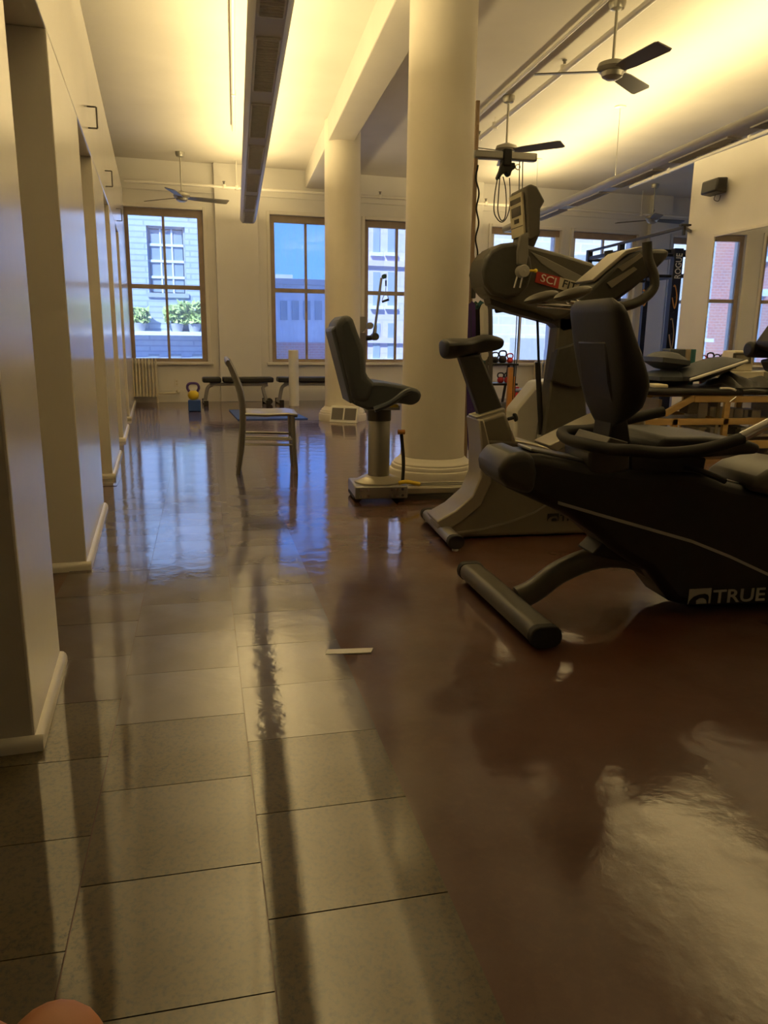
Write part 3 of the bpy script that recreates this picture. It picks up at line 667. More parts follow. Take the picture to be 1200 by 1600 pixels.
# ================================================================== UPRIGHT BIKE (silver)
UN, UF = 3.70, 3.90
ub = thing('upright_bike', 'silver upright exercise bike with black saddle, between the recumbent bike and the ergometer', 'exercise bike', (1.5, 3.8, 0))
fr = [(750, 656), (790, 643), (797, 662), (804, 684), (828, 694), (850, 702), (866, 708), (925, 672), (955, 655), (1010, 650), (1015, 833), (925, 834), (800, 838), (705, 842),
      (688, 836), (684, 822), (716, 805), (742, 782), (757, 752), (759, 705)]
bm = bm_new(); prism(bm, XZ(fr, UN), UN, UF); ubody = obj('body_shroud', bm, m_silverp, ub, bev=.02, seg=3)
# spine strip along the rear curve; the bevel's highlight is set in lighter silver
sp = [(748, 656), (752, 700), (751, 745), (738, 775), (712, 798), (682, 815)]; sp2 = [(756, 655), (768, 705), (768, 755), (752, 790), (722, 815), (695, 832)]
bm = bm_new(); prism(bm, XZ(sp, UN-.01)+XZ(sp2, UN-.01)[::-1], UN-.012, UF+.012); obj('rear_spine', bm, m_silver, ubody, bev=.008, seg=2)
# top ridge strips
for pts in ([(800, 672), (806, 688), (832, 692), (855, 699), (878, 712), (876, 718), (852, 706), (828, 698), (800, 692)],
            [(858, 696), (925, 663), (958, 648), (962, 656), (930, 674), (870, 706)]):
    bm = bm_new(); prism(bm, XZ(pts, UN-.008), UN-.008, UF+.008); obj('top_ridge', bm, m_silver, ubody, bev=.006)
for st_ in ([(705, 832), (750, 826), (800, 813), (835, 799), (860, 783)], [(762, 688), (800, 690), (850, 703), (900, 722), (925, 735)], [(762, 697), (800, 699), (850, 712), (900, 730)]):
    up_ = XZ(st_, UN); lo = XZ([(x, y+3.0) for x, y in st_], UN)
    bm = bm_new(); prism(bm, up_+lo[::-1], UN-.004, UN+.006); obj('side_groove', bm, m_silver, ubody)
# seat post and collar
bm = bm_new(); prism(bm, XZ([(718, 556), (752, 553), (789, 643), (752, 655)], 3.76), 3.765, 3.835); obj('seat_post', bm, m_dgrey, ub, bev=.012)
bm = bm_new(); prism(bm, XZ([(746, 652), (792, 638), (795, 648), (750, 662)], UN), 3.73, 3.87); obj('post_collar', bm, m_silver, ub, bev=.006)
bm = bm_new(); a = V(793, 655, 3.8); cyl(bm, a, a+Vector((.035, 0, .008)), .009); k_ = a+Vector((.05, 0, .012)); cyl(bm, a+Vector((.035, 0, .008)), k_, .024, .020); obj('adjustment_knob', bm, m_rubber, ub, bev=.004)
# saddle: lofted rings from tail to nose
rings = []; bm = bm_new()
tl, ns = V(690, 543, 3.8), V(787, 537, 3.8)
prof = [(0, .06, .060), (.03, .10, .078), (.14, .125, .082), (.3, .12, .076), (.42, .085, .066), (.52, .060, .068), (.65, .052, .074), (.82, .042, .064), (.95, .032, .046), (1.0, .014, .022)]
for t, hw, h in prof:
    c = tl.lerp(ns, t); zt = c.z+.012+.022*max(0, 1-abs(t-.7)/.3)+.004*(t < .4) ; ring = []
    for k in range(14):
        a = 2*pi*k/14; x_, z_ = cos(a), sin(a)
        ring.append(bm.verts.new((c.x, 3.8+hw*x_, zt+(h*.35*z_ if z_ > 0 else h*.95*z_)-.004*abs(x_))))
    rings.append(ring)
for A, B_ in zip(rings, rings[1:]):
    for j in range(14): bm.faces.new((A[j], A[(j+1) % 14], B_[(j+1) % 14], B_[j]))
bm.faces.new(rings[0]); bm.faces.new(rings[-1]); obj('saddle', bm, m_blackv, ub, sub=1)
# stabilisers
for xs in (1.03, 2.12):
    p0 = Vector((xs-.005, 3.50, .045)); p1 = Vector((xs+.005, 4.10, .045))
    bm = bm_new(); sweep(bm, [p0, p1], rrect(.075, .06, .028)); s_ = obj('stabiliser', bm, m_steel, ub)
    for q0, q1 in ((p0+Vector((0, -.02, 0)), p0+Vector((0, .02, 0))), (p1-Vector((0, .02, 0)), p1+Vector((0, .02, 0)))):
        bm = bm_new(); sweep(bm, [q0, q1], rrect(.084, .068, .032)); obj('end_cap', bm, m_rubber, s_, bev=.004)
        bm = bm_new(); c = (q0+q1)/2; cyl(bm, (c.x, c.y, 0), (c.x, c.y, .03), .016); obj('levelling_foot', bm, m_white, s_)
# crank and pedals
for s_, yy in ((1, 3.655), (-1, 3.945)):
    bm = bm_new(); box(bm, (1.78+.06*s_, yy, .40-.02*s_), (.19, .018, .028), Matrix.Rotation(.25, 3, 'Y')); ca = obj('crank_arm', bm, m_dgrey, ub, bev=.004)
    bm = bm_new(); box(bm, (1.78+.14*s_, yy-.06*s_, .40-.04*s_), (.10, .09, .025)); obj('pedal', bm, m_rubber, ca, bev=.006)
# console mast, console, handlebars, elbow pads
bm = bm_new(); prism(bm, XZ([(950, 660), (1000, 655), (985, 560), (975, 470), (945, 474), (950, 560)], 3.75), 3.75, 3.85); obj('console_mast', bm, m_silverp, ub, bev=.01)
con = [(905, 468), (925, 448), (955, 420), (985, 397), (1010, 389), (1040, 389), (1049, 393), (1043, 404), (1022, 425), (990, 452), (960, 474), (930, 482)]
bm = bm_new(); prism(bm, XZ(con, 3.69), 3.69, 3.91); cons = obj('console', bm, m_dgrey, ub, bev=.02, seg=3)
scr = [(930, 441), (982, 397), (1008, 388), (1004, 384), (980, 391), (926, 437)]
bm = bm_new(); prism(bm, XZ(scr, 3.69), 3.70, 3.90); obj('console_bezel', bm, m_silver, cons, bev=.004)
for pts in ([(948, 442), (990, 417), (995, 421), (955, 450)], [(965, 418), (1000, 396), (1005, 400), (972, 424)]):
    bm = bm_new(); prism(bm, XZ(pts, 3.69), 3.684, 3.695); obj('side_inlay', bm, m_silver, cons)
for y_, nm in ((3.60, 0), (4.00, 1)):
    P_ = [V(1011, 378, 3.60), V(1013, 405, 3.60), V(1022, 432, 3.60), V(1020, 452, 3.60), V(1000, 470, 3.60), V(970, 480, 3.60)]
    pts = [Vector((p.x, y_, p.z)) for p in P_] + [Vector((P_[-1].x-.05, 3.8 + (y_-3.8)*.4, P_[-1].z))]
    bm = bm_new(); tube(bm, pts, .024, 12); hb = obj('handlebar', bm, m_dgrey, ub)
    bm = bm_new(); a = V(905, 462, 3.66); c = Vector((a.x-.06, y_, a.z+.005)); sph(bm, c, .1, 16, (1.0, .55, .28), Matrix.Rotation(-.28, 3, 'Y')); obj('elbow_pad', bm, m_tgrey, hb)
    bm = bm_new(); cyl(bm, c+Vector((-.02, 0, -.035)), Vector((pts[-1].x, y_*.6+3.8*.4, pts[-1].z)), .014); obj('pad_bar', bm, m_chrome, hb)
true_mark(855, 814, UN-.001, 17, 11, m_logodark, ubody)
side_text('TRUE', 874, 814, UN-.001, 10, m_logodark, ubody, 1.25, .0004)

# ================================================================== ARM ERGOMETER WITH SEAT
SN, SF = 4.70, 4.92
er = thing('arm_ergometer', 'dark grey upper-body ergometer with red and cream logo and a sliding swivel seat', 'ergometer', (1.4, 4.8, 0))
# rail
bm = bm_new(); a = V(640, 770, 4.75); box2(bm, (a.x-.05, 4.70, .035), (2.55, 4.92, .075)); rl = obj('seat_rail', bm, m_silver, er, bev=.006)
bm = bm_new(); box2(bm, (a.x-.05, 4.69, 0.0), (2.55, 4.93, .034)); obj('rail_skirt', bm, m_dgrey, rl)
bm = bm_new(); box2(bm, (a.x, 4.775, .075), (2.5, 4.785, .082)); box2(bm, (a.x, 4.835, .075), (2.5, 4.845, .082)); obj('rail_track', bm, m_steel, rl)
# carriage
p = Vector((.86, 4.79, 0))
bm = bm_new(); box2(bm, (.70, 4.63, .025), (1.035, 4.95, .105)); car = obj('carriage', bm, m_steel, er, bev=.008)
for x_ in (.735, .78, .93, .965, 1.0):
    for z_ in (.045, .085):
        bm = bm_new(); cyl(bm, (x_, 4.632, z_), (x_, 4.622, z_), .009, seg=8); obj('bolt', bm, m_chrome, car)
for x_ in (.72, 1.0):
    bm = bm_new(); cyl(bm, (x_, 4.66, .026), (x_, 4.92, .026), .024); obj('roller', bm, m_rubber, car)
bm = bm_new(); lathe(bm, [(.155, .105), (.155, .115), (.11, .14), (.075, .15)], (.875, 4.79, 0)); obj('post_flange', bm, m_silver, er)
bm = bm_new(); lathe(bm, [(.069, .14), (.069, .50), (.066, .505)], (.875, 4.79, 0)); obj('seat_post', bm, m_alu, er)
bm = bm_new(); lathe(bm, [(.074, .50), (.074, .57), (.07, .575)], (.875, 4.79, 0)); obj('post_collar', bm, m_dgrey, er)
# seat
sbk = [(524, 506), (536, 494), (547, 490), (553, 500), (560, 520), (570, 545), (573, 588), (590, 600), (575, 632), (553, 630)]
bm = bm_new(); prism(bm, XZ(sbk, 4.57), 4.57, 5.01); b_ = obj('backrest', bm, m_slate, er, bev=.035, seg=3)
bm = bm_new(); prism(bm, XZ([(518, 515), (526, 508), (556, 628), (548, 632)], 4.6), 4.62, 4.96); obj('backrest_shell', bm, m_slateb, b_, bev=.012)
spn = [(552, 632), (560, 612), (575, 597), (600, 598), (640, 605), (654, 608), (660, 616), (656, 628), (645, 634), (622, 630), (600, 640), (575, 641)]
bm = bm_new(); prism(bm, XZ(spn, 4.58), 4.58, 5.0); s_ = obj('seat_cushion', bm, m_slate, er, bev=.03, seg=3)
P_ = [V(585, 640, 4.56), V(610, 630, 4.56), V(632, 614, 4.56), V(642, 610, 4.56)]
bm = bm_new(); tube(bm, [Vector((q.x, 4.56, q.z)) for q in P_], .018, 8); obj('seat_side_strap', bm, m_slateb, s_)
bm = bm_new(); box2(bm, (.78, 4.70, .572), (.99, 4.88, .60)); obj('swivel_plate', bm, m_steel, er, bev=.004)
bm = bm_new(); a = V(608, 634, 4.66); cyl(bm, (a.x, 4.66, a.z), (a.x+.055, 4.65, a.z), .010); obj('swivel_lever', bm, m_yellow, er, bev=.003)
# floor lever with T grip
a = V(628, 757, 4.72); b = V(626, 676, 4.72)
bm = bm_new(); tube(bm, [(a.x, 4.70, .12), (a.x+.003, 4.70, .25), (b.x, 4.70, b.z)], .011, 8); lv = obj('release_lever', bm, m_rubber, er)
bm = bm_new(); cyl(bm, (b.x-.022, 4.70, b.z+.006), (b.x+.022, 4.70, b.z+.006), .015); obj('lever_grip', bm, m_orange, lv)
bm = bm_new(); tube(bm, [(a.x-.035, 4.66, .118), (a.x+.02, 4.66, .125), (a.x+.11, 4.70, .10)], .013, 8); obj('release_pedal', bm, m_yellow, er)
# post, base cover, strut
bm = bm_new(); prism(bm, XZ([(874, 495), (903, 495), (911, 560), (918, 650), (925, 790), (825, 790), (848, 690), (862, 590)], 4.74), 4.74, 4.88); obj('post', bm, m_tgrey, er, bev=.012)
bm = bm_new(); prism(bm, XZ([(872, 545), (905, 535), (917, 600), (900, 606), (862, 596)], 4.70), 4.70, 4.80); obj('post_clamp', bm, m_dgrey, er, bev=.008)
bm = bm_new(); prism(bm, XZ([(802, 640), (838, 596), (872, 592), (880, 700), (870, 795), (797, 795)], 5.0), 4.96, 5.16); obj('base_cover', bm, m_white, er, bev=.02)
a, b, c = V(839, 478, 4.80), V(842, 575, 4.80), V(846, 686, 4.80)
bm = bm_new(); cyl(bm, a, b, .008); gs = obj('strut_rod', bm, m_rubber, er)
bm = bm_new(); cyl(bm, V(840, 566, 4.80), c, .017); obj('strut_cylinder', bm, m_rubber, gs)
bm = bm_new(); box(bm, c, (.05, .05, .06)); obj('strut_bracket', bm, m_steel, gs, bev=.006)
# head
hd = [(757, 402), (768, 388), (785, 380), (803, 378), (830, 383), (880, 396), (925, 410), (941, 420), (945, 432), (938, 450), (920, 470), (903, 484), (885, 496), (870, 500), (830, 486), (790, 474), (765, 464), (755, 445), (752, 425)]
bm = bm_new(); prism(bm, XZ(hd, SN), SN, SF); head = obj('head_housing', bm, m_tgrey, er, bev=.03, seg=3)
dr = [(758, 405), (768, 391), (785, 382), (803, 380), (818, 386), (830, 402), (833, 425), (826, 448), (812, 462), (792, 466), (770, 460), (758, 445), (754, 425)]
bm = bm_new(); prism(bm, XZ(dr, SN-.04), SN-.04, SF+.04); drum = obj('drive_drum', bm, m_dgrey, head, bev=.02, seg=3)
pl = [(828, 393), (850, 402), (920, 437), (928, 452), (915, 458), (900, 448), (845, 412)]
bm = bm_new(); prism(bm, XZ(pl, SN), SN-.006, SN+.01); obj('side_moulding', bm, m_grey, head, bev=.004)
bm = bm_new(); prism(bm, XZ([(765, 463), (815, 478), (872, 498), (905, 482), (912, 494), (895, 515), (880, 520), (866, 506), (800, 488), (768, 476)], 4.74), 4.74, 4.88); obj('head_bracket', bm, m_dgrey, er, bev=.008)
# logo plate
yl = SN-.008
sl = math.atan2(-(V(910, 447, yl).z-V(840, 426, yl).z)*-1, V(910, 447, yl).x-V(840, 426, yl).x)
rd = [(839, 424), (875, 433), (872, 451), (836, 441)]; crm = [(875, 433), (911, 443), (906, 461), (872, 451)]
bm = bm_new(); prism(bm, XZ(rd, yl), yl-.002, yl+.006); lp = obj('logo_plate_red', bm, m_logored, head, smooth=False)
bm = bm_new(); prism(bm, XZ(crm, yl), yl-.002, yl+.006); lc = obj('logo_plate_cream', bm, m_cream2, head, smooth=False)
side_text('SCI', 843, 439, yl-.001, 12, m_text, head, 1.18, .0003, sl)
side_text('FIT', 877, 448, yl-.001, 12, m_logodark, head, 1.12, .0006, sl)
# cranks: light arm, hub disc, two rods, handle on the far side
Yc_ = SN-.07
bm = bm_new(); prism(bm, XZ([(813, 368), (826, 362), (826, 398), (823, 415), (809, 413), (809, 392)], Yc_), Yc_, Yc_+.03); ca = obj('crank_arm', bm, m_grey, er, bev=.006)
c = V(816, 424, Yc_); bm = bm_new(); cyl(bm, c+Vector((0, -.035, 0)), c+Vector((0, .10, 0)), .036, seg=24); cyl(bm, c+Vector((0, -.04, 0)), c+Vector((0, -.036, 0)), .008); obj('crank_hub', bm, m_polish, ca, bev=.003)
for x0, x1 in ((808, 803), (816, 812)):
    a = V(x0, 432, Yc_); b = V(x1, 450, Yc_); bm = bm_new(); cyl(bm, a, b, .0065); obj('crank_rod', bm, m_chrome, ca)
a = V(827, 423, Yc_); b = V(837, 423, Yc_); bm = bm_new(); cyl(bm, a, b, .007); sph(bm, b, .012); obj('crank_pin', bm, m_yellow, ca)
Yd = SF+.10
a, b, c = V(752, 446, Yd), V(770, 452, Yd), V(772, 476, Yd)
bm = bm_new(); tube(bm, [b+Vector((.1, -.06, .03)), b, a], .018, 8); ch = obj('crank_arm', bm, m_grey, er)
bm = bm_new(); cyl(bm, c+Vector((.0, -.03, .05)), c+Vector((0, -.03, -.03)), .028, .024); cyl(bm, c+Vector((0, -.03, -.03)), c+Vector((.07, -.03, -.02)), .026, .026); obj('hand_grip', bm, m_rubber, ch, bev=.006)
# console on its bracket
cp = [(822, 291), (830, 287), (840, 291), (852, 314), (845, 326), (844, 368), (830, 376), (826, 372)]
bm = bm_new(); prism(bm, XZ(cp, 4.68), 4.68, 4.96); cn = obj('console', bm, m_tgrey, er, bev=.02, seg=3)
a, b = V(820.5, 298, 4.68), V(824.5, 366, 4.68)
def face_panel(name, t0, t1, y0, y1, material, parent, th=.006):
    p0 = Vector((a.x, 0, a.z)).lerp(Vector((b.x, 0, b.z)), t0); p1 = Vector((a.x, 0, a.z)).lerp(Vector((b.x, 0, b.z)), t1)
    n_ = Vector((-(p0.z-p1.z), 0, (p0.x-p1.x)))*1.0
    n_ = Vector((-1, 0, -.06)).normalized()
    bm = bm_new(); quadslab(bm, [(p0.x, y0, p0.z), (p0.x, y1, p0.z), (p1.x, y1, p1.z), (p1.x, y0, p1.z)], n_, th); return obj(name, bm, material, parent, smooth=False)
fp = face_panel('display_panel', 0, 1, 4.71, 4.93, m_cream2, cn, .012)
face_panel('screen', .10, .22, 4.73, 4.91, m_screen, fp, .014); face_panel('screen', .30, .52, 4.74, 4.90, m_screen, fp, .014); face_panel('key', .58, .68, 4.78, 4.86, m_screen, fp, .014)
face_panel('key_row', .76, .78, 4.72, 4.92, m_tgrey, fp, .014)
bm = bm_new(); prism(bm, XZ([(812, 392), (822, 366), (840, 352), (848, 360), (838, 384), (830, 398)], 4.70), 4.72, 4.92); obj('console_bracket', bm, m_dgrey, er, bev=.012)

# ================================================================== ALUMINIUM CHAIR
ch = thing('side_chair', 'brushed aluminium side chair standing alone facing right', 'chair', (.2, 5.95, 0))
xb, xf, y0, y1, zs = .02, .405, 5.76, 6.14, .455
for y_ in (y0, y1):
    # rear leg continues into the back upright
    pts = [(xb-.035, y_, 0), (xb-.005, y_, .2), (xb+.012, y_, .42), (xb+.002, y_, .58), (xb-.04, y_, .72), (xb-.085, y_, .83)]
    bm = bm_new(); sweep(bm, smooth_path(pts, 5), rrect(.044, .024, .009), up=Vector((0, 1, 0)), scales=[.78+.3*sin(pi*i/25) for i in range(26)]); obj('rear_leg', bm, m_alu, ch)
    bm = bm_new(); sweep(bm, smooth_path([(xf+.012, y_, 0), (xf, y_, .22), (xf-.008, y_, zs-.02)], 4), rrect(.032, .022, .009), up=Vector((0, 1, 0))); obj('front_leg', bm, m_alu, ch)
    for z_ in (.225, .265):
        bm = bm_new(); cyl(bm, (xb, y_, z_), (xf-.003, y_, z_-.01), .009, seg=8); obj('stretcher', bm, m_alu, ch)
for x_, z_ in ((xb+.02, .27), (xf-.01, .23)):
    bm = bm_new(); cyl(bm, (x_, y0, z_), (x_, y1, z_), .009, seg=8); obj('stretcher', bm, m_alu, ch)
bm = bm_new(); N = 12; vs = []
for i in range(N+1):
    for j in range(N+1):
        u, v = i/N, j/N; x_ = xb-.005+(xf+.03-xb+.005)*u; y_ = y0-.012+(y1-y0+.024)*v
        vs.append(bm.verts.new((x_, y_, zs - .018*math.exp(-((v-.3)**2+(u-.45)**2)*18) - .018*math.exp(-((v-.7)**2+(u-.45)**2)*18) - .012*max(0, u-.85)/.15)))
for i in range(N):
    for j in range(N): bm.faces.new((vs[i*(N+1)+j], vs[(i+1)*(N+1)+j], vs[(i+1)*(N+1)+j+1], vs[i*(N+1)+j+1]))
o_ = obj('seat', bm, m_alu, ch); sm_ = o_.modifiers.new('solid', 'SOLIDIFY'); sm_.thickness = .022; sm_.offset = -1
bm = bm_new(); sweep(bm, smooth_path([(xb-.082, y0-.012, .812), (xb-.10, (y0+y1)/2, .832), (xb-.082, y1+.012, .812)], 6), rrect(.022, .05, .01)); obj('top_rail', bm, m_alu, ch)
for v in (.25, .5, .75):
    y_ = y0+(y1-y0)*v; bm = bm_new(); sweep(bm, smooth_path([(xb+.012, y_, zs-.01), (xb+.0, y_, .58), (xb-.045, y_, .70), (xb-.088, y_, .81)], 4), rrect(.03, .010, .004), up=Vector((1, 0, 0))); obj('back_slat', bm, m_alu, ch)

# ================================================================== FLOOR TAPE
bm = bm_new(); a, b, c, d = G(508, 1024), G(580, 1021), G(583, 1014), G(512, 1016.5)
quadslab(bm, [a, b, c, d], (0, 0, 1), .0045); tag(obj('tape_strip', bm, m_white, None, smooth=False), 'short strip of white tape stuck to the brown floor', 'tape')

# ================================================================== BACK OF THE ROOM, LEFT
# radiator
u0, _ = BP(206, 600, .15); u1, _ = BP(247, 600, .15)
rd_ = thing('radiator', 'cream cast-iron radiator under the left window', 'radiator', BW((u0+u1)/2, 0, .15))
n = 8
for k in range(n):
    u = u0+(u1-u0)*(k+.5)/n; bm = bm_new()
    for o_ in (.10, .20):
        c = BW(u, 0, o_); lathe(bm, [(.012, .09), (.022, .12), (.019, .2), (.019, .55), (.022, .60), (.008, .655)], c, 10)
    sweep(bm, [BW(u, .60, .08), BW(u, .60, .22)], rrect(.035, .05, .015)); sweep(bm, [BW(u, .12, .08), BW(u, .12, .22)], rrect(.035, .05, .015))
    obj('radiator_section', bm, m_cream, rd_)
for u in (u0+.02, u1-.02):
    bm = bm_new(); cyl(bm, BW(u, 0, .15), BW(u, .1, .15), .02, .014, 8); obj('foot', bm, m_cream, rd_)
bm = bm_new(); tube(bm, [BW(u1, .14, .15), BW(u1+.1, .14, .15), BW(u1+.3, .14, .1)], .015, 8); sph(bm, BW(u1+.28, .16, .1), .03); obj('valve_pipe', bm, m_cream, rd_)
# wall socket
u, z = BP(276, 598, 0); bm = bm_new(); wbox(bm, u-.035, u+.035, z-.055, z+.055, 0, .008); so_ = tag(obj('wall_socket', bm, m_trim, None, bev=.003), 'painted socket plate on the wall between radiator and bench', 'socket')
for dz in (-.022, .022):
    bm = bm_new(); wbox(bm, u-.012, u+.012, z+dz-.012, z+dz+.012, .008, .0095); obj('outlet', bm, m_cream, so_)
# two flat benches
def bench(pxl, pxr, label, off=.55):
    ul, _ = BP(pxl, 590, off); ur, _ = BP(pxr, 590, off); zt = .40
    t = thing('weight_bench', label, 'bench', BW((ul+ur)/2, 0, off), 'flat black weight benches by the back wall')
    g = ul+(ur-ul)*.27
    for a, b in ((ul, g-.012), (g+.012, ur)):
        bm = bm_new(); wbox(bm, a, b, zt-.075, zt, off-.13, off+.13); obj('pad', bm, m_blackv, t, bev=.02, seg=2)
    bm = bm_new(); sweep(bm, [BW(ul+.1, zt-.10, off), BW(ur-.08, zt-.11, off)], rrect(.05, .05, .01)); obj('beam', bm, m_steel, t)
    for e, sgn in ((ul+.1, 1), (ur-.12, 1)):
        bm = bm_new(); sweep(bm, smooth_path([BW(e+.04*sgn, zt-.11, off), BW(e-.03*sgn, zt-.16, off), BW(e-.07*sgn if e == ul+.1 else e+.02, .06, off)], 4), rrect(.05, .05, .01), up=-EY); obj('leg', bm, m_steel, t)
        q = e-.07 if e == ul+.1 else e+.02
        bm = bm_new(); sweep(bm, [BW(q, .04, off-.22), BW(q, .04, off+.22)], rrect(.05, .05, .01)); ft = obj('foot_bar', bm, m_steel, t)
        for oo in (off-.22, off+.22):
            bm = bm_new(); wbox(bm, q-.032, q+.032, .0, .072, oo-.02, oo+.02); obj('foot_cap', bm, m_rubber, ft, bev=.004)
    bm = bm_new(); c = BW(ur-.06, .045, off+.05); cyl(bm, c-EY*.03, c+EY*.03, .045); obj('wheel', bm, m_rubber, t)
bench(316, 426, 'black padded weight bench under the wall between the two left windows')
bench(433, 545, 'black padded weight bench partly behind the white roller and far column')
# blue block and kettlebell
bx = tag(obj('blue_block', box(bm_new(), (G(304, 643).x, G(304, 643).y+.07, .075), (.16, .14, .15)), m_blue, None, bev=.01), 'small blue block on the floor under the yellow kettlebell', 'block')
c0 = Vector((G(304, 643).x-.01, G(304, 643).y+.07, .15))
kb = thing('kettlebell', 'yellow kettlebell with dark handle standing on the blue block', 'kettlebell', c0)
bm = bm_new(); lathe(bm, [(.035, 0), (.062, .02), (.075, .06), (.066, .10), (.04, .125), (.01, .13)], c0, 20); obj('bell', bm, m_yellow, kb)
bm = bm_new(); tube(bm, [c0+Vector((-.045, 0, .10)), c0+Vector((-.075, 0, .16)), c0+Vector((-.05, 0, .215)), c0+Vector((.05, 0, .215)), c0+Vector((.075, 0, .16)), c0+Vector((.045, 0, .10))], .017, 10); obj('handle', bm, m_purple, kb)
# blue mat
bm = bm_new(); quadslab(bm, [G(372, 656.5), G(481, 655), G(452, 641), G(358, 641.5)], (0, 0, 1), .012); tag(obj('exercise_mat', bm, m_blue, None, smooth=False), 'blue exercise mat on the floor behind the aluminium chair', 'mat')
# white roller on end
u, _ = BP(459.5, 630, .95); c = BW(u, 0, .95); bm = bm_new(); lathe(bm, [(.068, 0), (.073, .006), (.073, .80), (.068, .806)], c, 28); tag(obj('foam_roller', bm, m_white, None), 'tall white foam roller standing on end before the middle window', 'roller')
# box with two dark panels at the far column foot
fb_ = thing('floor_heater', 'white-framed box with two dark panels leaning at the far column base', 'heater', (1.17, 9.1, 0))
a = G(513, 660); b = G(556, 662); c_ = (a+b)/2; dx = (b-a).normalized(); bk = Vector((-dx.y, dx.x, 0)); W_ = (b-a).length
def hb(bm, x0, x1, z0, z1, d0, d1):
    tilt = .35
    def P3(x, z, d): return c_ + dx*(x-.5)*W_ + bk*(d+z*tilt+.03) + Vector((0, 0, z))
    vs = [bm.verts.new(P3(x, z, d)) for x in (x0, x1) for z in (z0, z1) for d in (d0, d1)]
    for f_ in ((0, 1, 3, 2), (4, 6, 7, 5), (0, 4, 5, 1), (2, 3, 7, 6), (0, 2, 6, 4), (1, 5, 7, 3)): bm.faces.new([vs[i] for i in f_])
bm = bm_new(); hb(bm, 0, 1, 0, .19, 0, .05); obj('case', bm, m_white, fb_, bev=.005)
for x0, x1 in ((.06, .47), (.53, .94)):
    bm = bm_new(); hb(bm, x0, x1, .035, .17, -.006, .01); obj('dark_panel', bm, m_blade, fb_)
# ------------------------------------------------------------------ cable machine
cmY = 10.6
def CV(px, py, dy=0): return V(px, py, cmY+dy)
cm = thing('cable_machine', 'grey cable machine with one raised pulley arm, behind the ergometer seat', 'cable machine', (CV(562, 640).x, cmY, 0))
a = CV(562, 520)
bm = bm_new(); box2(bm, (a.x-.02, cmY-.06, 0), (a.x+.08, cmY+.06, a.z)); obj('tower', bm, m_blade, cm, bev=.01)
bm = bm_new(); box2(bm, (a.x-.25, cmY-.2, 0), (a.x+.3, cmY+.2, .05)); obj('base_plate', bm, m_steel, cm, bev=.01)
hp = [(553, 495), (571, 495), (571, 512), (566, 519), (556, 522), (553, 515)]
bm = bm_new(); prism(bm, XZ(hp, cmY), cmY-.1, cmY+.1); hc = obj('head_cover', bm, m_grey, cm, bev=.01)
bm = bm_new(); c = CV(577, 509); cyl(bm, c-Vector((0, .08, 0)), c+Vector((0, .05, 0)), .045, seg=20); obj('pulley', bm, m_steel, hc)
bm = bm_new(); tube(bm, [CV(558, 524), CV(572, 528), CV(584, 527)], .035, 10); c = CV(585, 526); cyl(bm, c-Vector((0, .09, 0)), c+Vector((0, .05, 0)), .05, seg=20); obj('pivot', bm, m_dgrey, cm)
bm = bm_new(); cyl(bm, CV(585, 522), CV(587, 508), .03, .02); cyl(bm, CV(586, 512), CV(596, 434), .017); ar = obj('pulley_arm', bm, m_steel, cm)
bm = bm_new(); c = CV(600, 432); cyl(bm, c-Vector((0, .03, 0)), c+Vector((0, .03, 0)), .03, seg=16); obj('arm_pulley', bm, m_green, ar)
bm = bm_new(); tube(bm, [CV(596, 436), CV(603, 428), CV(604, 434)], .005, 6); obj('arm_hook', bm, m_steel, ar)
hn = thing('triangle_pull', 'triangular pull handle hanging from the raised cable arm', 'handle', CV(602.5, 471))
bm = bm_new(); cyl(bm, CV(603, 433), CV(603, 439), .004); cyl(bm, CV(603, 438), CV(603, 447), .011); obj('stop', bm, m_rubber, hn)
bm = bm_new(); tube(bm, [CV(603, 447), CV(602.5, 455)], .004, 6, smooth=False); tube(bm, [CV(602.5, 455), CV(597, 469)], .005, 6, smooth=False); tube(bm, [CV(602.5, 455), CV(607.5, 467)], .005, 6, smooth=False); obj('strap', bm, m_steel, hn)
bm = bm_new(); cyl(bm, CV(597, 471.5), CV(607.5, 468), .015); obj('grip', bm, m_rubber, hn)

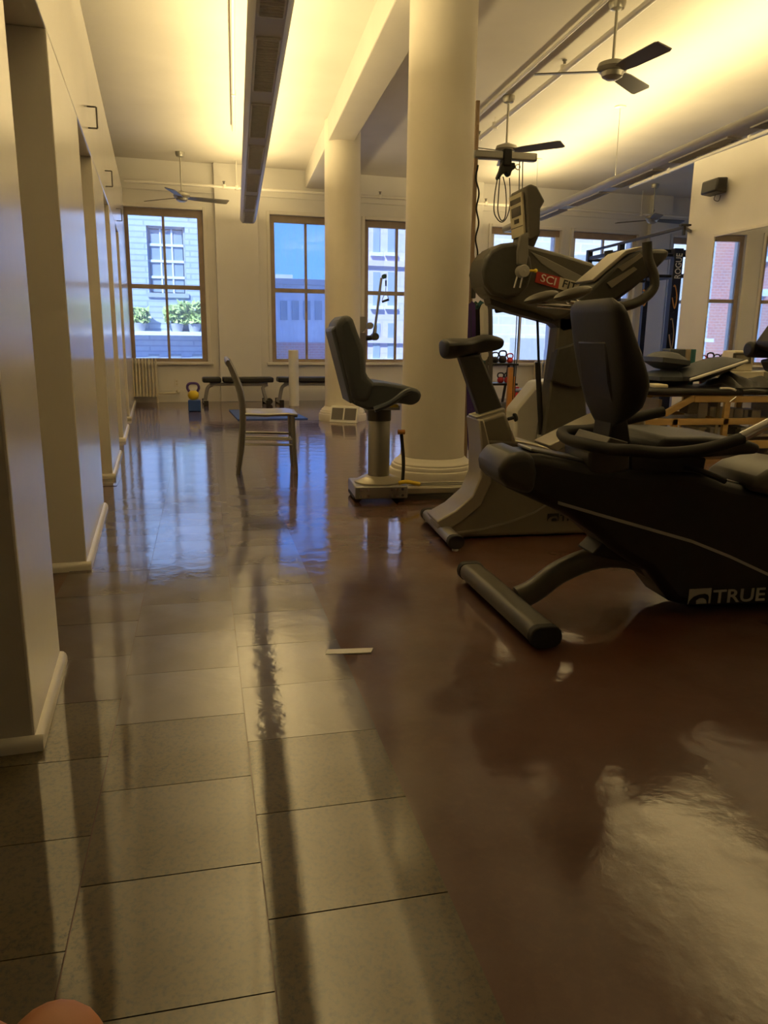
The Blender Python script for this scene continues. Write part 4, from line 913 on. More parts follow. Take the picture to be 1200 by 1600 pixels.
# ================================================================== CEILING FITTINGS
def fan(px_c, py_c, hubz, blade_angles, R_, label, xy=None):
    g = G(px_c, py_c, CEIL); x, y = (xy if xy else (g.x, g.y))
    t = thing('ceiling_fan', label, 'ceiling fan', (x, y, CEIL), 'three-bladed ceiling fans')
    bm = bm_new(); lathe(bm, [(.02, CEIL-.07), (.05, CEIL-.06), (.062, CEIL-.03), (.064, CEIL-.001)], (x, y, 0), 20); obj('canopy', bm, m_fan, t)
    bm = bm_new(); cyl(bm, (x, y, CEIL-.06), (x, y, hubz+.06), .011, seg=10); obj('down_rod', bm, m_fan, t)
    bm = bm_new(); lathe(bm, [(.012, hubz+.075), (.05, hubz+.06), (.105, hubz+.04), (.115, hubz+.01), (.10, hubz-.015), (.085, hubz-.02)], (x, y, 0), 28); obj('motor_housing', bm, m_fan, t)
    bm = bm_new(); lathe(bm, [(.085, hubz-.02), (.075, hubz-.05), (.04, hubz-.07), (.005, hubz-.072)], (x, y, 0), 24); obj('hub_cap', bm, m_fan, t)
    for ang in blade_angles:
        a = radians(ang); d = Vector((cos(a), sin(a), 0)); s_ = Vector((-sin(a), cos(a), 0)); tw = radians(-13)
        ax = s_*cos(tw)+Vector((0, 0, sin(tw))); nz = d.cross(ax)
        o = Vector((x, y, hubz-.012))
        bm = bm_new(); vs = []
        for (l_, w_) in ((.09, .045), (.2, .062), (R_-.03, .072), (R_, .06)):
            vs.append([bm.verts.new(o+d*l_+ax*w_*k+nz*h) for k, h in ((-1, -.004), (1, -.004), (1, .004), (-1, .004))])
        for A, B_ in zip(vs, vs[1:]):
            for j in range(4): bm.faces.new((A[j], A[(j+1) % 4], B_[(j+1) % 4], B_[j]))
        bm.faces.new(vs[0]); bm.faces.new(vs[-1]); obj('blade', bm, m_blade, t, smooth=False)
fan(281, 250, 2.86, (20, 140, 260), .66, 'ceiling fan hanging in front of the left window', (-.68, 11.62))
fan(965, 0, 2.97, (-80, 40, 160), .57, 'ceiling fan at upper right, nearest the camera')
fan(795, 150, 2.915, (-46, 74, 194), .62, 'ceiling fan above the ergometer console')
fan(1016, 298, 2.905, (10, 130, 250), .60, 'small distant ceiling fan above the power rack', (6.62, 12.05))

def pendant(name, x_of, ys, ye, z, label, hang, watts, hw=.105):
    d = Vector((x_of(ye)-x_of(ys), ye-ys, 0)); L = d.length; d.normalize(); s_ = Vector((d.y, -d.x, 0))
    A = Vector((x_of(ys), ys, z)); B_ = Vector((x_of(ye), ye, z))
    t = thing(name, label, 'light', (A+B_)/2, 'long suspended uplights')
    prof = [(-hw, .085), (-hw-.008, .05), (-hw*.93, .02), (-hw*.72, 0), (hw*.72, 0), (hw*.93, .02), (hw+.008, .05), (hw, .085), (hw-.012, .085), (hw-.012, .035), (-hw+.012, .035), (-hw+.012, .085)]
    bm = bm_new(); sweep(bm, [A, B_], prof); body = obj('housing', bm, m_pend, t)
    k = int(L/1.15)
    for i in range(k):
        p = A + d*(i+.5)*L/k - Vector((0, 0, .004))
        bm = bm_new()
        for (so_, wo_, do_, wd_) in ((-.062, .008, 0, .92), (.062, .008, 0, .92), (0, .13, -.46, .012), (0, .13, .46, .012)):
            frame_box(bm, p+s_*so_+d*do_, s_, d, Vector((0, 0, 1)), wo_, wd_, .012)
        lv = obj('louver_frame', bm, m_louver, t, smooth=False)
        bm = bm_new()
        for j in range(23):
            frame_box(bm, p+d*(-.44+.04*j), s_, d, Vector((0, 0, 1)), .118, .004, .010)
        tag(obj('louver_blades', bm, m_louver, lv, smooth=False), kind='stuff')
    bm = bm_new(); frame_box(bm, (A+B_)/2+Vector((0, 0, .042)), s_, d, Vector((0, 0, 1)), hw*1.5, L-.1, .01)
    obj('lamp_tray', bm, m_white, t, smooth=False)
    for i in range(int(L/1.25)):
        p = A + d*(.65+1.25*i) + Vector((0, 0, .066)); bm = bm_new(); cyl(bm, p-d*.58, p+d*.58, .013, seg=10)
        obj('lamp_tube', bm, m_lamp, t)
    for i, yy in enumerate(hang):
        p = Vector((x_of(yy), yy, 0)); bm = bm_new(); cyl(bm, p+Vector((0, 0, z+.08)), p+Vector((0, 0, CEIL)), .003, seg=6); obj('suspension_wire', bm, m_steel, t)
        bm = bm_new(); lathe(bm, [(.045, CEIL-.02), (.06, CEIL-.012), (.06, CEIL-.001)], p, 18); obj('ceiling_rose', bm, m_trim, t)
    ld = bpy.data.lights.new('uplight', 'AREA'); ld.shape = 'RECTANGLE'; ld.size = .16; ld.size_y = L-.1; ld.energy = watts; ld.color = WARM
    lo_ = bpy.data.objects.new('uplight', ld); COL.objects.link(lo_)
    M_ = Matrix((s_, -d, Vector((0, 0, -1)))).transposed()
    M_ = Matrix((s_, d, s_.cross(d))).transposed().to_4x4()
    if (M_.to_3x3() @ Vector((0, 0, -1))).z < 0: M_ = Matrix((s_, -d, s_.cross(-d))).transposed().to_4x4()
    M_.translation = (A+B_)/2 + Vector((0, 0, .095))
    lo_.parent = t; lo_.matrix_parent_inverse = t.matrix_basis.inverted(); lo_.matrix_basis = M_
    return t
m_lamp = mat('lamp_tube_glow', (.9, .85, .7), .5, emis=(1.0, .78, .38), estr=3.0)
pendant('pendant_light', lambda y: .215, 2.0, 11.75, 2.56, 'long grey suspended uplight left of the beam', (2.3, 5.4, 8.6, 11.2), LIGHT_L)
pendant('pendant_light', lambda y: 4.00+.035*(y-6), 1.0, 12.1, 2.62, 'long grey suspended uplight on the right of the room', (1.5, 5.6, 8.3, 10.85), LIGHT_R, .085)

# pipes
def pipe(name, pts, r, label, clips=(), sprinklers=(), material=None, smooth=False):
    t = thing(name, label, 'pipe', Vector(pts[0]))
    bm = bm_new(); tube(bm, pts, r, 10, smooth=smooth); obj('pipe_run', bm, material or m_trim, t)
    for p in clips:
        p = Vector(p); bm = bm_new(); cyl(bm, p, (p.x, p.y, CEIL), .006, seg=6); cyl(bm, p-Vector((0, 0, r*1.3)), p+Vector((0, 0, r*1.4)), r*1.25, seg=10); obj('hanger', bm, material or m_trim, t)
    for p in sprinklers:
        p = Vector(p); bm = bm_new(); cyl(bm, p-Vector((0, 0, r)), p+Vector((0, 0, r*1.6)), r*1.35, seg=10); obj('tee', bm, material or m_trim, t)
        bm = bm_new(); cyl(bm, p+Vector((0, 0, r)), p+Vector((0, 0, r+.05)), .011, .014, 8); cyl(bm, p+Vector((0, 0, r+.05)), p+Vector((0, 0, r+.056)), .022, seg=10); obj('sprinkler_head', bm, m_blade, t)
    return t
o = .35
def bp(px, py): u, z = BP(px, py, o); return BW(u, z, o)
zp = BP(330, 291, o)[1]; pL, pR = BW(-1.5, zp, o), BW(9.2, zp, o)
up = lambda px: BW(BP(px, 295, o)[0], zp, o)
pipe('sprinkler_pipe', [pL, pR], .022, 'cream sprinkler pipe running along the back wall above the windows', [up(370), up(560), up(700), up(1005)], [up(350), up(594), up(760), up(1024)])
pipe('sprinkler_pipe', [(2.93, -3, 3.34), (2.93, 10.2, 3.34)], .026, 'cream sprinkler pipe along the ceiling beside the right-hand fans', [(2.93, 2, 3.34), (2.93, 5, 3.34), (2.93, 9, 3.34)], [(2.93, 7.1, 3.34), (2.93, 9.6, 3.34)])
pipe('conduit', [(2.70, -3, 3.405), (2.70, 10.2, 3.405)], .014, 'thin conduit fixed to the ceiling beside the right-hand sprinkler pipe')
a = G(363, 0, 3.38); b = G(362, 203, 3.38)
pipe('conduit', [(.055, -3, 3.38), (.04, b.y, 3.38)], .020, 'cream conduit ending in the ceiling left of the long light', [(.05, 4, 3.38), (.045, 8.6, 3.38)])
a = G(985, 292, 3.2); b = G(1200, 205, 3.2)
pipe('sprinkler_pipe', [(a.x, a.y, 3.2), (b.x, b.y, 3.2), (b.x+(b.x-a.x)*2, b.y+(b.y-a.y)*2, 3.2)], .022, 'cream sprinkler pipe angling over the right wall behind the long light', [a.lerp(b, .35), a.lerp(b, .9)], [a.lerp(b, .22)])
# brackets over the doorways
for s_, z_ in ((2.12, 2.28), (3.95, 2.24), (5.95, 2.22)):
    p = LW(s_, z_, 0); t = []
    bm = bm_new(); tube(bm, [p, p+EX*.055], .005, 6, smooth=False); tube(bm, [p+EX*.055, p+EX*.055+Vector((0, 0, .125))], .006, 6, smooth=False); tube(bm, [p+EX*.055+Vector((0, 0, .125)), p+Vector((0, 0, .125))], .005, 6, smooth=False)
    tag(obj('wall_bracket', bm, m_blade, None), 'thin metal sign bracket over the %s partition doorway' % {2.12: 'nearest', 3.95: 'second', 5.95: 'farthest'}[s_], 'bracket', 'sign brackets over the doorways')
# loudspeaker on the right wall
sx_, sy_, sz_ = RWX, 8.27, 2.68
sp_ = thing('loudspeaker', 'small black loudspeaker mounted high on the right wall above the mirror', 'speaker', (sx_-.08, sy_, sz_))
bm = bm_new(); prism(bm, [(sx_-.17, sz_-.07), (sx_-.16, sz_+.07), (sx_-.03, sz_+.08), (sx_-.03, sz_-.085)], sy_-.15, sy_+.15); obj('cabinet', bm, m_black, sp_, bev=.018)
bm = bm_new(); box2(bm, (sx_-.03, sy_-.04, sz_-.04), (sx_, sy_+.04, sz_+.04)); obj('wall_mount', bm, m_dgrey, sp_)
bm = bm_new(); tube(bm, [(sx_-.07, sy_, sz_-.08), (sx_-.07, sy_+.02, sz_-.13), (sx_-.04, sy_-.02, sz_-.15), (sx_-.02, sy_-.02, sz_-.09)], .004, 6); obj('cable', bm, m_dgrey, sp_)

# ================================================================== BESIDE THE BIG COLUMN: arm, straps, bands
PY = 5.62
def PV(px, py, dy=0): return V(px, py, PY+dy)
sf = thing('anchor_pole', 'thin floor pole with a short wooden arm beside the large column', 'pole', (PV(733, 700).x, PY, 0))
xp = PV(734, 500).x
bm = bm_new(); box2(bm, (xp-.015, PY-.02, 0), (xp+.012, PY+.02, 2.62)); obj('pole', bm, m_frame2, sf, bev=.004)
a = PV(742, 245); b = PV(838, 247)
bm = bm_new(); box2(bm, (xp-.02, PY-.03, b.z-.028), (b.x, PY+.03, b.z+.028)); obj('arm', bm, m_steel, sf, bev=.012)
# pulley cluster with straps hanging from the arm
pc = thing('strap_set', 'cluster of black straps and pulley hanging from the short arm', 'straps', PV(792, 262))
bm = bm_new(); c = PV(791, 247); box2(bm, (c.x-.035, PY-.045, c.z-.06), (c.x+.03, PY+.045, c.z+.055)); obj('strap_wrap', bm, m_rubber, pc, bev=.012)
bm = bm_new(); prism(bm, XZ([(783, 255), (803, 255), (804, 264), (798, 268), (796, 276), (792, 276), (788, 270), (782, 275), (778, 282), (775, 278), (780, 266)], PY), PY-.03, PY+.03); obj('strap_bundle', bm, m_rubber, pc, bev=.008)
bm = bm_new(); c = PV(809, 261); tube(bm, [c+Vector((.018*cos(t*pi/4), 0, .018*sin(t*pi/4))) for t in range(8)], .004, 6, closed=True, smooth=False); tube(bm, [PV(800, 259), PV(806, 261)], .006, 6, smooth=False); obj('ring', bm, m_steel, pc)
def cord(name, label, pts, r, material, parent=None, dy=0):
    bm = bm_new(); tube(bm, [PV(x, y, dy) for x, y in pts], r, 6, 5)
    o_ = obj(name, bm, material, parent)
    if parent is None: tag(o_, label, 'cord', 'cords hanging from the short arm')
cord('rope_loop', 'outer long loop of thin black cord under the short arm', [(777, 280), (773, 305), (772, 330), (777, 342), (784, 347), (791, 341), (796, 325), (797, 300), (796, 278)], .004, m_rubber)
cord('rope_loop', 'inner shorter loop of thin black cord under the short arm', [(781, 278), (779, 305), (778, 330), (783, 344), (789, 340), (791, 320), (790, 295), (786, 276)], .004, m_rubber, None, .03)
# two long thin cords going down from the arm end
for k, (x0, x1) in enumerate(((812, 803), (817, 806))):
    bm = bm_new(); tube(bm, [PV(x0, 244), PV(x0-1, 300), PV((x0+x1)/2+1, 470), PV(x1-1, 600), PV(x1-3, 655)], .0035, 6); tag(obj('pull_cord', bm, m_rubber, None), ['long thin cord from the arm end, left of the pair', 'long thin cord from the arm end, right of the pair'][k], 'cord', 'long cords from the arm end')
# braided cords along the pole
for k, x0 in enumerate((740, 745)):
    bm = bm_new(); pts = []
    for i in range(25):
        t = i/24; pts.append(PV(x0+2.0*sin(t*20+k*2)+(1.5*sin(t*4) if k else 0), 258+t*150, -.03*k))
    tube(bm, pts, .006, 6, 3); tag(obj('braided_rope', bm, [m_frame2, m_rubber][k], None), ['brown braided exercise cord hanging along the column', 'dark braided exercise cord hanging in front of the brown one'][k], 'cord', 'exercise cords along the column')
bm = bm_new(); c = PV(738.5, 433); box2(bm, (c.x-.016, PY-.05, PV(0, 450).z), (c.x+.016, PY-.02, PV(738, 413).z)); tag(obj('cord_grip', bm, m_dgrey, None, bev=.008), 'dark foam grip at the end of the cords beside the column', 'handle')
# band rack with bands
br = thing('band_rack', 'small dark hook rack for bands fixed on the pole by the column', 'rack', PV(745, 474))
bm = bm_new(); a = PV(726, 474); b = PV(765, 476); cyl(bm, a, b, .006, seg=8); 
for x_ in (735, 745, 755, 763): cyl(bm, PV(x_, 475), PV(x_, 477, -.14), .005, seg=6)
obj('hook_bar', bm, m_blade, br)
bm = bm_new(); box2(bm, (PV(740, 0).x-.02, PY-.02, PV(0, 482).z), (PV(740, 0).x+.02, PY+.0, PV(740, 466).z)); obj('rack_plate', bm, m_dgrey, br)
for k, (x_, w_, y0_, y1_, mm, lb) in enumerate(((736, .022, 479, 570, m_purple, 'blue-purple'), (743, .016, 480, 590, m_white, 'white'), (750, .018, 479, 610, m_black, 'black'), (756, .014, 480, 560, m_white, 'narrow pale'), (762, .02, 479, 600, m_blade, 'charcoal'), (740, .03, 600, 690, m_green, 'dark green'), (748, .03, 610, 735, m_teal, 'teal-green'), (736, .018, 605, 700, m_purple, 'purple'))):
    dy = -.03*(k % 4)-.06
    up_ = k < 5
    a = PV(x_, y0_, dy) if up_ else PV(x_, 480, dy); b = PV(x_+(1 if up_ else 0), y1_, dy)
    lp_ = smooth_path([a+Vector((-w_, 0, -.02)), a+Vector((0, 0, .012)), a+Vector((w_, 0, -.02)), (a+b)/2+Vector((w_*1.2, .01, 0)), b+Vector((w_*.7, 0, .03)), b, b+Vector((-w_*.7, 0, .03)), (a+b)/2+Vector((-w_*1.2, -.01, 0))], 4)
    bm = bm_new(); sweep(bm, lp_, [(-.016, -.002), (.016, -.002), (.016, .002), (-.016, .002)], up=Vector((0, 1, 0)), closed=True)
    tag(obj('resistance_band', bm, mm, None, smooth=False), '%s %s looped band hanging from the hook rack by the column' % (lb, 'short' if up_ else 'long'), 'band', 'bands on the hook rack')

# ================================================================== FREE-WEIGHT RACK UNDER THE RIGHT WINDOW
RY = 10.6
def RV(px, py, dy=0): return V(px, py, RY+dy)
wr_ = thing('weight_rack', 'black two-tier weight rack standing under the right window', 'rack', (RV(780, 640).x, RY, 0))
xl, xr = RV(752, 600).x, RV(803, 600).x
zt, zb_ = RV(780, 567).z, RV(780, 598).z
for z_, nm in ((zt, 0), (zb_, 1)):
    bm = bm_new(); box2(bm, (xl, RY-.16, z_-.03), (xr, RY+.16, z_)); obj('shelf', bm, m_black, wr_, bev=.006)
for x_ in (xl+.06, xr-.08):
    for d in (-.14, .14):
        bm = bm_new(); cyl(bm, (x_+.03, RY+d*.8, zt-.02), (x_-.02, RY+d*1.5, 0), .02, seg=8); obj('leg', bm, m_dgrey, wr_)
def kettle(px, y_, z_, r, mm, hm, label, name='kettlebell', cat='kettlebell'):
    c0 = Vector((RV(px, 600).x, RY+y_, z_)); t = thing(name, label, cat, c0, 'weights on the black rack')
    bm = bm_new(); lathe(bm, [(r*.5, 0), (r*.85, r*.25), (r, r*.8), (r*.88, r*1.35), (r*.5, r*1.7), (r*.1, r*1.75)], c0, 16); obj('bell', bm, mm, t)
    bm = bm_new(); tube(bm, [c0+Vector((-r*.6, 0, r*1.4)), c0+Vector((-r*.95, 0, r*2.1)), c0+Vector((-r*.6, 0, r*2.8)), c0+Vector((r*.6, 0, r*2.8)), c0+Vector((r*.95, 0, r*2.1)), c0+Vector((r*.6, 0, r*1.4))], r*.2, 8); obj('handle', bm, hm, t)
kettle(761, 0, zt, .05, m_black, m_black, 'black kettlebell at the left of the rack top shelf')
kettle(772, 0, zt, .05, m_black, m_black, 'black kettlebell second from the left on the rack top shelf')
kettle(783.5, 0, zt, .058, m_black, m_black, 'largest black kettlebell on the rack top shelf')
kettle(795, 0, zt, .045, m_red, m_red, 'small red kettlebell at the right of the rack top shelf')
c0 = Vector((RV(768, 0).x, RY-.02, zb_)); 
bm = bm_new(); sph(bm, c0+Vector((0, 0, .105)), .105, 20); tag(obj('medicine_ball', bm, m_grey, None), 'grey medicine ball on the rack lower shelf', 'ball')
kettle(781, -.02, zb_, .048, m_red, m_black, 'red kettlebell beside the grey ball on the lower shelf')
kettle(791.5, -.02, zb_, .048, m_red, m_black, 'red kettlebell at the right end of the lower shelf')
for k, (px, mm, lb) in enumerate(((765, m_grey, 'left'), (792, m_tgrey, 'right'))):
    a = G(px, 632); t = thing('dumbbell', '%s grey dumbbell on the floor under the weight rack' % lb, 'dumbbell', (a.x, RY, 0), 'dumbbells on the floor')
    bm = bm_new(); cyl(bm, (a.x-.08, RY, .06), (a.x+.08, RY, .06), .018, seg=8); obj('handle', bm, m_steel, t)
    for s_ in (-1, 1):
        bm = bm_new(); cyl(bm, (a.x+s_*.07, RY, .06), (a.x+s_*.15, RY, .06), .06, seg=6); obj('dumbbell_head', bm, mm, t, bev=.006)
# wooden posts and red stand
for k, (px0, px1, y0_, y1_) in enumerate(((793, 801, 574, 600), (797, 804, 588, 629))):
    a = RV(px0, y1_, -.3); b = RV(px1, y0_, -.3); bm = bm_new(); box2(bm, (a.x, RY-.34, 0 if k else a.z*0), (b.x, RY-.27-.08*k, b.z)); tag(obj('wooden_post', bm, m_orange, None, bev=.006), ['tall orange-brown wooden post beside the weight rack', 'shorter orange-brown wooden post before the tall one'][k], 'post')
rs = thing('red_stand', 'small red metal stand on the floor right of the wooden posts', 'stand', (RV(810, 630, -.4).x, RY-.4, 0))
a = RV(806, 632, -.4); bm = bm_new(); box2(bm, (a.x-.015, RY-.42, 0), (a.x+.03, RY-.38, .36)); obj('stand_post', bm, m_red, rs, bev=.004)
bm = bm_new(); box2(bm, (a.x, RY-.5, 0.0), (a.x+.12, RY-.3, .10)); obj('stand_base', bm, m_red, rs, bev=.01)
# stool
sl_ = thing('stool', 'low round dark stool with chrome legs by the right-hand radiator', 'stool', (RV(822, 630, -.9).x, RY-.9, 0))
c = Vector((RV(822, 630, -.9).x, RY-.9, 0)); zt_ = V(822, 608, RY-.9).z
bm = bm_new(); lathe(bm, [(.15, zt_-.04), (.165, zt_-.02), (.15, zt_)], c, 20); obj('seat', bm, m_blade, sl_)
for k in range(4):
    a = pi/4+k*pi/2; bm = bm_new(); cyl(bm, c+Vector((.1*cos(a), .1*sin(a), zt_-.03)), c+Vector((.16*cos(a), .16*sin(a), 0)), .011, seg=8); obj('leg', bm, m_chrome, sl_)
# right radiator
u0, _ = BP(834, 600, .15); u1, _ = BP(884, 600, .15)
rd2 = thing('radiator', 'cream cast-iron radiator under the right windows, behind the ergometer', 'radiator', BW((u0+u1)/2, 0, .15))
for k in range(9):
    u = u0+(u1-u0)*(k+.5)/9; bm = bm_new()
    for o_ in (.10, .20): lathe(bm, [(.012, .03), (.024, .06), (.021, .2), (.021, .55), (.024, .60), (.008, .65)], BW(u, 0, o_), 10)
    sweep(bm, [BW(u, .60, .08), BW(u, .60, .22)], rrect(.04, .05, .015)); sweep(bm, [BW(u, .05, .08), BW(u, .05, .22)], rrect(.04, .10, .015)); obj('radiator_section', bm, m_cream, rd2)

# ================================================================== POWER RACK
h = 2.30
pf, pc_, pn = Vector((5.19, 11.2, 0)), Vector((5.18, 10.2, 0)), Vector((5.11, 8.56, 0))
xr_ = 6.14
pr = thing('power_rack', 'black steel power rack with pull-up bars in front of the right windows', 'power rack', (5.6, 10.6, 0))
def rb_(name, a, b, w_=.05, mm=None, par=None):
    a, b = Vector(a), Vector(b)
    bm = bm_new(); sweep(bm, [a, b], [(-w_/2, -w_/2), (w_/2, -w_/2), (w_/2, w_/2), (-w_/2, w_/2)], up=Vector((0, 0, 1)) if abs((b-a).normalized().z) < .9 else Vector((0, 1, 0))); return obj(name, bm, mm or m_black, par or pr, smooth=False, bev=.004)
for q in (pf, pc_):
    rb_('upright', (q.x, q.y, 0), (q.x, q.y, h), .075)
rb_('upright', (xr_, pf.y, 0), (xr_, pf.y, h), .075)
for z_ in (h-.12, h-.40):
    rb_('side_beam', (pf.x, pf.y, z_), (pc_.x, pc_.y, z_), .05); rb_('side_beam', (xr_, pf.y, z_), (xr_+.08, pc_.y, z_), .05)
    for q in (pf, pc_):
        bm = bm_new(); cyl(bm, (q.x, q.y, z_-.02), (xr_+(.08 if q is pc_ else 0), q.y, z_-.02), .020, seg=10); obj('pull_up_bar', bm, m_black, pr)
rb_('cross_beam', (pc_.x+.5, pc_.y+.12, h-.08), (xr_+.08, pc_.y+.12, h-.08), .05)
rb_('long_bar', (pf.x, pf.y, h-.015), (pn.x, pn.y, h-.015), .032)
rb_('bar_drop', (pn.x, pn.y, h-.10), (pn.x, pn.y, h), .032)
bm = bm_new(); box2(bm, (pn.x-.05, pn.y-.03, h), (pn.x+.07, pn.y+.03, h+.02)); obj('end_bracket', bm, m_black, pr)
rb_('wall_arm', (pn.x, pn.y, h-.02), (5.41, 8.882, h-.02), .03)
ry = pc_.y-.06
a0 = V(1054, 400, ry); b0 = V(1068, 400, ry); zt = V(1066, 388, ry).z
bm = bm_new(); box2(bm, (a0.x, ry, 0), (b0.x, ry+.10, zt)); nu = obj('upright', bm, m_black, pr, smooth=False, bev=.004)
for j in range(14):
    bm = bm_new(); z_ = .3+j*.10; cyl(bm, ((a0.x+b0.x)/2, ry+.001, z_), ((a0.x+b0.x)/2, ry-.003, z_), .012, seg=10); obj('hole_ring', bm, m_dgrey, nu)
zl = V(1060, 436, ry).z; zu = V(1062, 396, ry).z
text_obj('lettering', 'ROGUE', (b0.x-a0.x)*.95, .002, m_text, (b0.x-(b0.x-a0.x)*.16, ry-.003, zl), (0, 0, 1), (-1, 0, 0), nu, (zu-zl)/((b0.x-a0.x)*.95*3.35), .001)
pn = Vector((0, ry, 0))
# straps and bands hung on the upright
for k, (px, y0_, y1_, mm, lb) in enumerate(((1054, 448, 482, m_orange, 'orange'), (1049, 500, 545, m_frame2, 'brown'), (1006, 455, 478, m_orange, 'short tan'))):
    a = V(px, y0_, pn.y-.02); b = V(px, y1_, pn.y-.02); w_ = .035
    bm = bm_new(); tube(bm, [a+Vector((-w_*.3, 0, 0)), a+Vector((0, 0, .02)), a+Vector((w_*.6, 0, -.02)), (a+b)/2+Vector((w_, 0, 0)), b, (a+b)/2+Vector((-w_, 0, 0))], .009, 6, 5, closed=False); tag(obj('hanging_strap', bm, mm, None), '%s strap hanging on the power rack' % lb, 'strap', 'straps on the power rack')

# ================================================================== TREATMENT TABLES AND THEIR CLUTTER (right)
TY = 6.35
def TV(px, py, dy=0): return V(px, py, TY+dy)
tt = thing('treatment_table', 'black padded treatment table with pale wooden frame at the right', 'table', (TV(1130, 700).x, TY, 0))
xa, xe = TV(1022, 620).x, 5.12
ztop = TV(1100, 607).z
def leg_box(bm, x0, x1, y0_, y1_, z0, z1): box2(bm, (x0, y0_, z0), (x1, y1_, z1))
bm = bm_new(); box2(bm, (TV(1026, 0).x-.0, TY-.02, ztop-.06), (xe, TY+.74, ztop)); obj('pad', bm, m_blackv, tt, bev=.025, seg=3)
zr0, zr1 = TV(1100, 629).z, TV(1100, 619).z
xw = TV(1086, 620).x
for y_ in (TY, TY+.68):
    bm = bm_new(); box2(bm, (xw, y_, zr0), (xe-.1, y_+.035, zr1)); obj('apron_rail', bm, m_wood, tt, bev=.003)
    z0, z1 = TV(1100, 664).z, TV(1100, 654).z
    bm = bm_new(); box2(bm, (TV(1052, 0).x, y_, z0), (xe-.1, y_+.035, z1)); obj('middle_rail', bm, m_wood, tt, bev=.003)
    bm = bm_new(); box2(bm, (TV(985, 0).x, y_-.02, .045), (xe-.1, y_+.05, .115)); obj('floor_rail', bm, m_wood, tt, bev=.003)
    for px in (1055, 1134):
        x_ = TV(px, 660).x; bm = bm_new(); box2(bm, (x_-.025, y_+.0, .11), (x_+.03, y_+.035, z1 if px == 1055 else zr0)); obj('leg', bm, m_wood, tt, bev=.003)
    bm = bm_new(); box2(bm, (xe-.16, y_, .1), (xe-.1, y_+.035, zr1)); obj('leg', bm, m_wood, tt, bev=.003)
    a = TV(1040, 647); b = TV(1086, 622)
    bm = bm_new(); sweep(bm, [Vector((a.x, y_+.02, a.z)), Vector((b.x, y_+.02, b.z))], rrect(.035, .055, .004, 1)); obj('hinged_strut', bm, m_wood, tt)
for px in (1055, 1134):
    x_ = TV(px, 660).x; bm = bm_new(); box2(bm, (x_-.02, TY+.03, z0), (x_+.02, TY+.69, z0+.05)); obj('cross_rail', bm, m_wood, tt, bev=.003)
bm = bm_new(); x_ = TV(1090, 640).x; box2(bm, (x_-.05, TY+.08, TV(0, 655).z), (x_+.06, TY+.22, zr0)); obj('lift_block', bm, m_blade, tt, bev=.01)
bm = bm_new(); a = TV(1140, 628, -.03); b = TV(1150, 620, -.03); cyl(bm, a, b, .006); obj('lever', bm, m_chrome, tt)
# shelf with boxes behind the table
sh = thing('storage_shelf', 'low open shelf with white boxes behind the treatment table', 'shelf', (4.6, 6.7, 0))
SY = 6.62
xs0, xs1 = V(1030, 650, SY).x, 5.1
zsh = ztop-.12
for z_ in (.14, V(1150, 653, SY).z):
    bm = bm_new(); box2(bm, (xs0, SY, z_-.025), (xs1, SY+.34, z_)); obj('shelf_board', bm, m_cream, sh, bev=.002)
for x_ in (xs0, (xs0+xs1)/2, xs1):
    bm = bm_new(); box2(bm, (x_-.015, SY, 0), (x_+.015, SY+.34, zsh)); obj('shelf_side', bm, m_cream, sh)
zs_ = V(1150, 653, SY).z
for k, (p0_, p1_, y_) in enumerate(((1096, 1111, 630), (1114, 1121, 636), (1121.5, 1133, 636), (1138, 1151, 639), (1152, 1166, 639), (1168, 1174, 641), (1180, 1194, 641))):
    a = V(p0_, y_, SY-.02); b = V(p1_, y_, SY-.02); bm = bm_new(); box2(bm, (a.x, SY+.02, zs_), (min(b.x, 5.07), SY+.25, max(zs_+.05, a.z)))
    tag(obj('white_box', bm, m_white, None, bev=.004), '%s white box on the storage shelf behind the table' % ['leftmost tall', 'second, narrow', 'third', 'fourth, wide', 'fifth, wide', 'sixth, slim', 'rightmost'][k], 'box', 'white boxes on the storage shelf')
for k, (p0_, p1_, mm, lb) in enumerate(((1094, 1104, m_cream, 'cream bin'), (1112, 1128, m_white, 'white bin'), (1133, 1152, m_dgrey, 'dark bin'), (1160, 1172, m_white, 'wide white bin'))):
    a = V(p0_, 668, SY); b = V(p1_, 668, SY); bm = bm_new(); box2(bm, (a.x, SY+.02, .14), (b.x, SY+.3, a.z)); box2(bm, (a.x-.01, SY+.01, a.z-.02), (b.x+.01, SY+.31, a.z)); tag(obj('storage_bin', bm, mm, None, bev=.004), lb+' on the lowest storage shelf behind the table', 'bin')
# clutter on the table
def cushion(name, label, c, s, R, mm, piping=None):
    t = thing(name, label, 'pillow', c); bm = bm_new(); bmesh.ops.create_cube(bm, size=1); bmesh.ops.subdivide_edges(bm, edges=bm.edges, cuts=6, use_grid_fill=True)
    for v in bm.verts:
        x, y, z = v.co*2; k = (1-abs(x)**3)*(1-abs(y)**3); v.co = Vector((x*s[0]*(.93+.07*(1-y*y)), y*s[1]*(.93+.07*(1-x*x)), z*s[2]*(.25+.75*k)))
        v.co = (R @ v.co)+Vector(c)
    obj('cushion', bm, mm, t)
    if piping:
        bm = bm_new(); tube(bm, [Vector(c)+R @ Vector((x*s[0], y*s[1], 0)) for x, y in ((-1, -1), (0, -1.02), (1, -1))], .014, 8); obj('piping', bm, piping, t)
Z0 = ztop
cushion('pillow', 'black wedge pillow with a pale underside edge on the treatment table', (TV(1096, 588, .3).x, TY+.26, Z0+.16), (.29, .22, .08), Matrix.Rotation(-.30, 3, 'Y'), m_slate, m_white)
cushion('bolster', 'rounded dark bolster pillow at the left end of the table', (TV(1044, 575, .35).x, TY+.4, Z0+.232), (.15, .2, .085), Matrix.Rotation(.1, 3, 'Y'), m_slate)
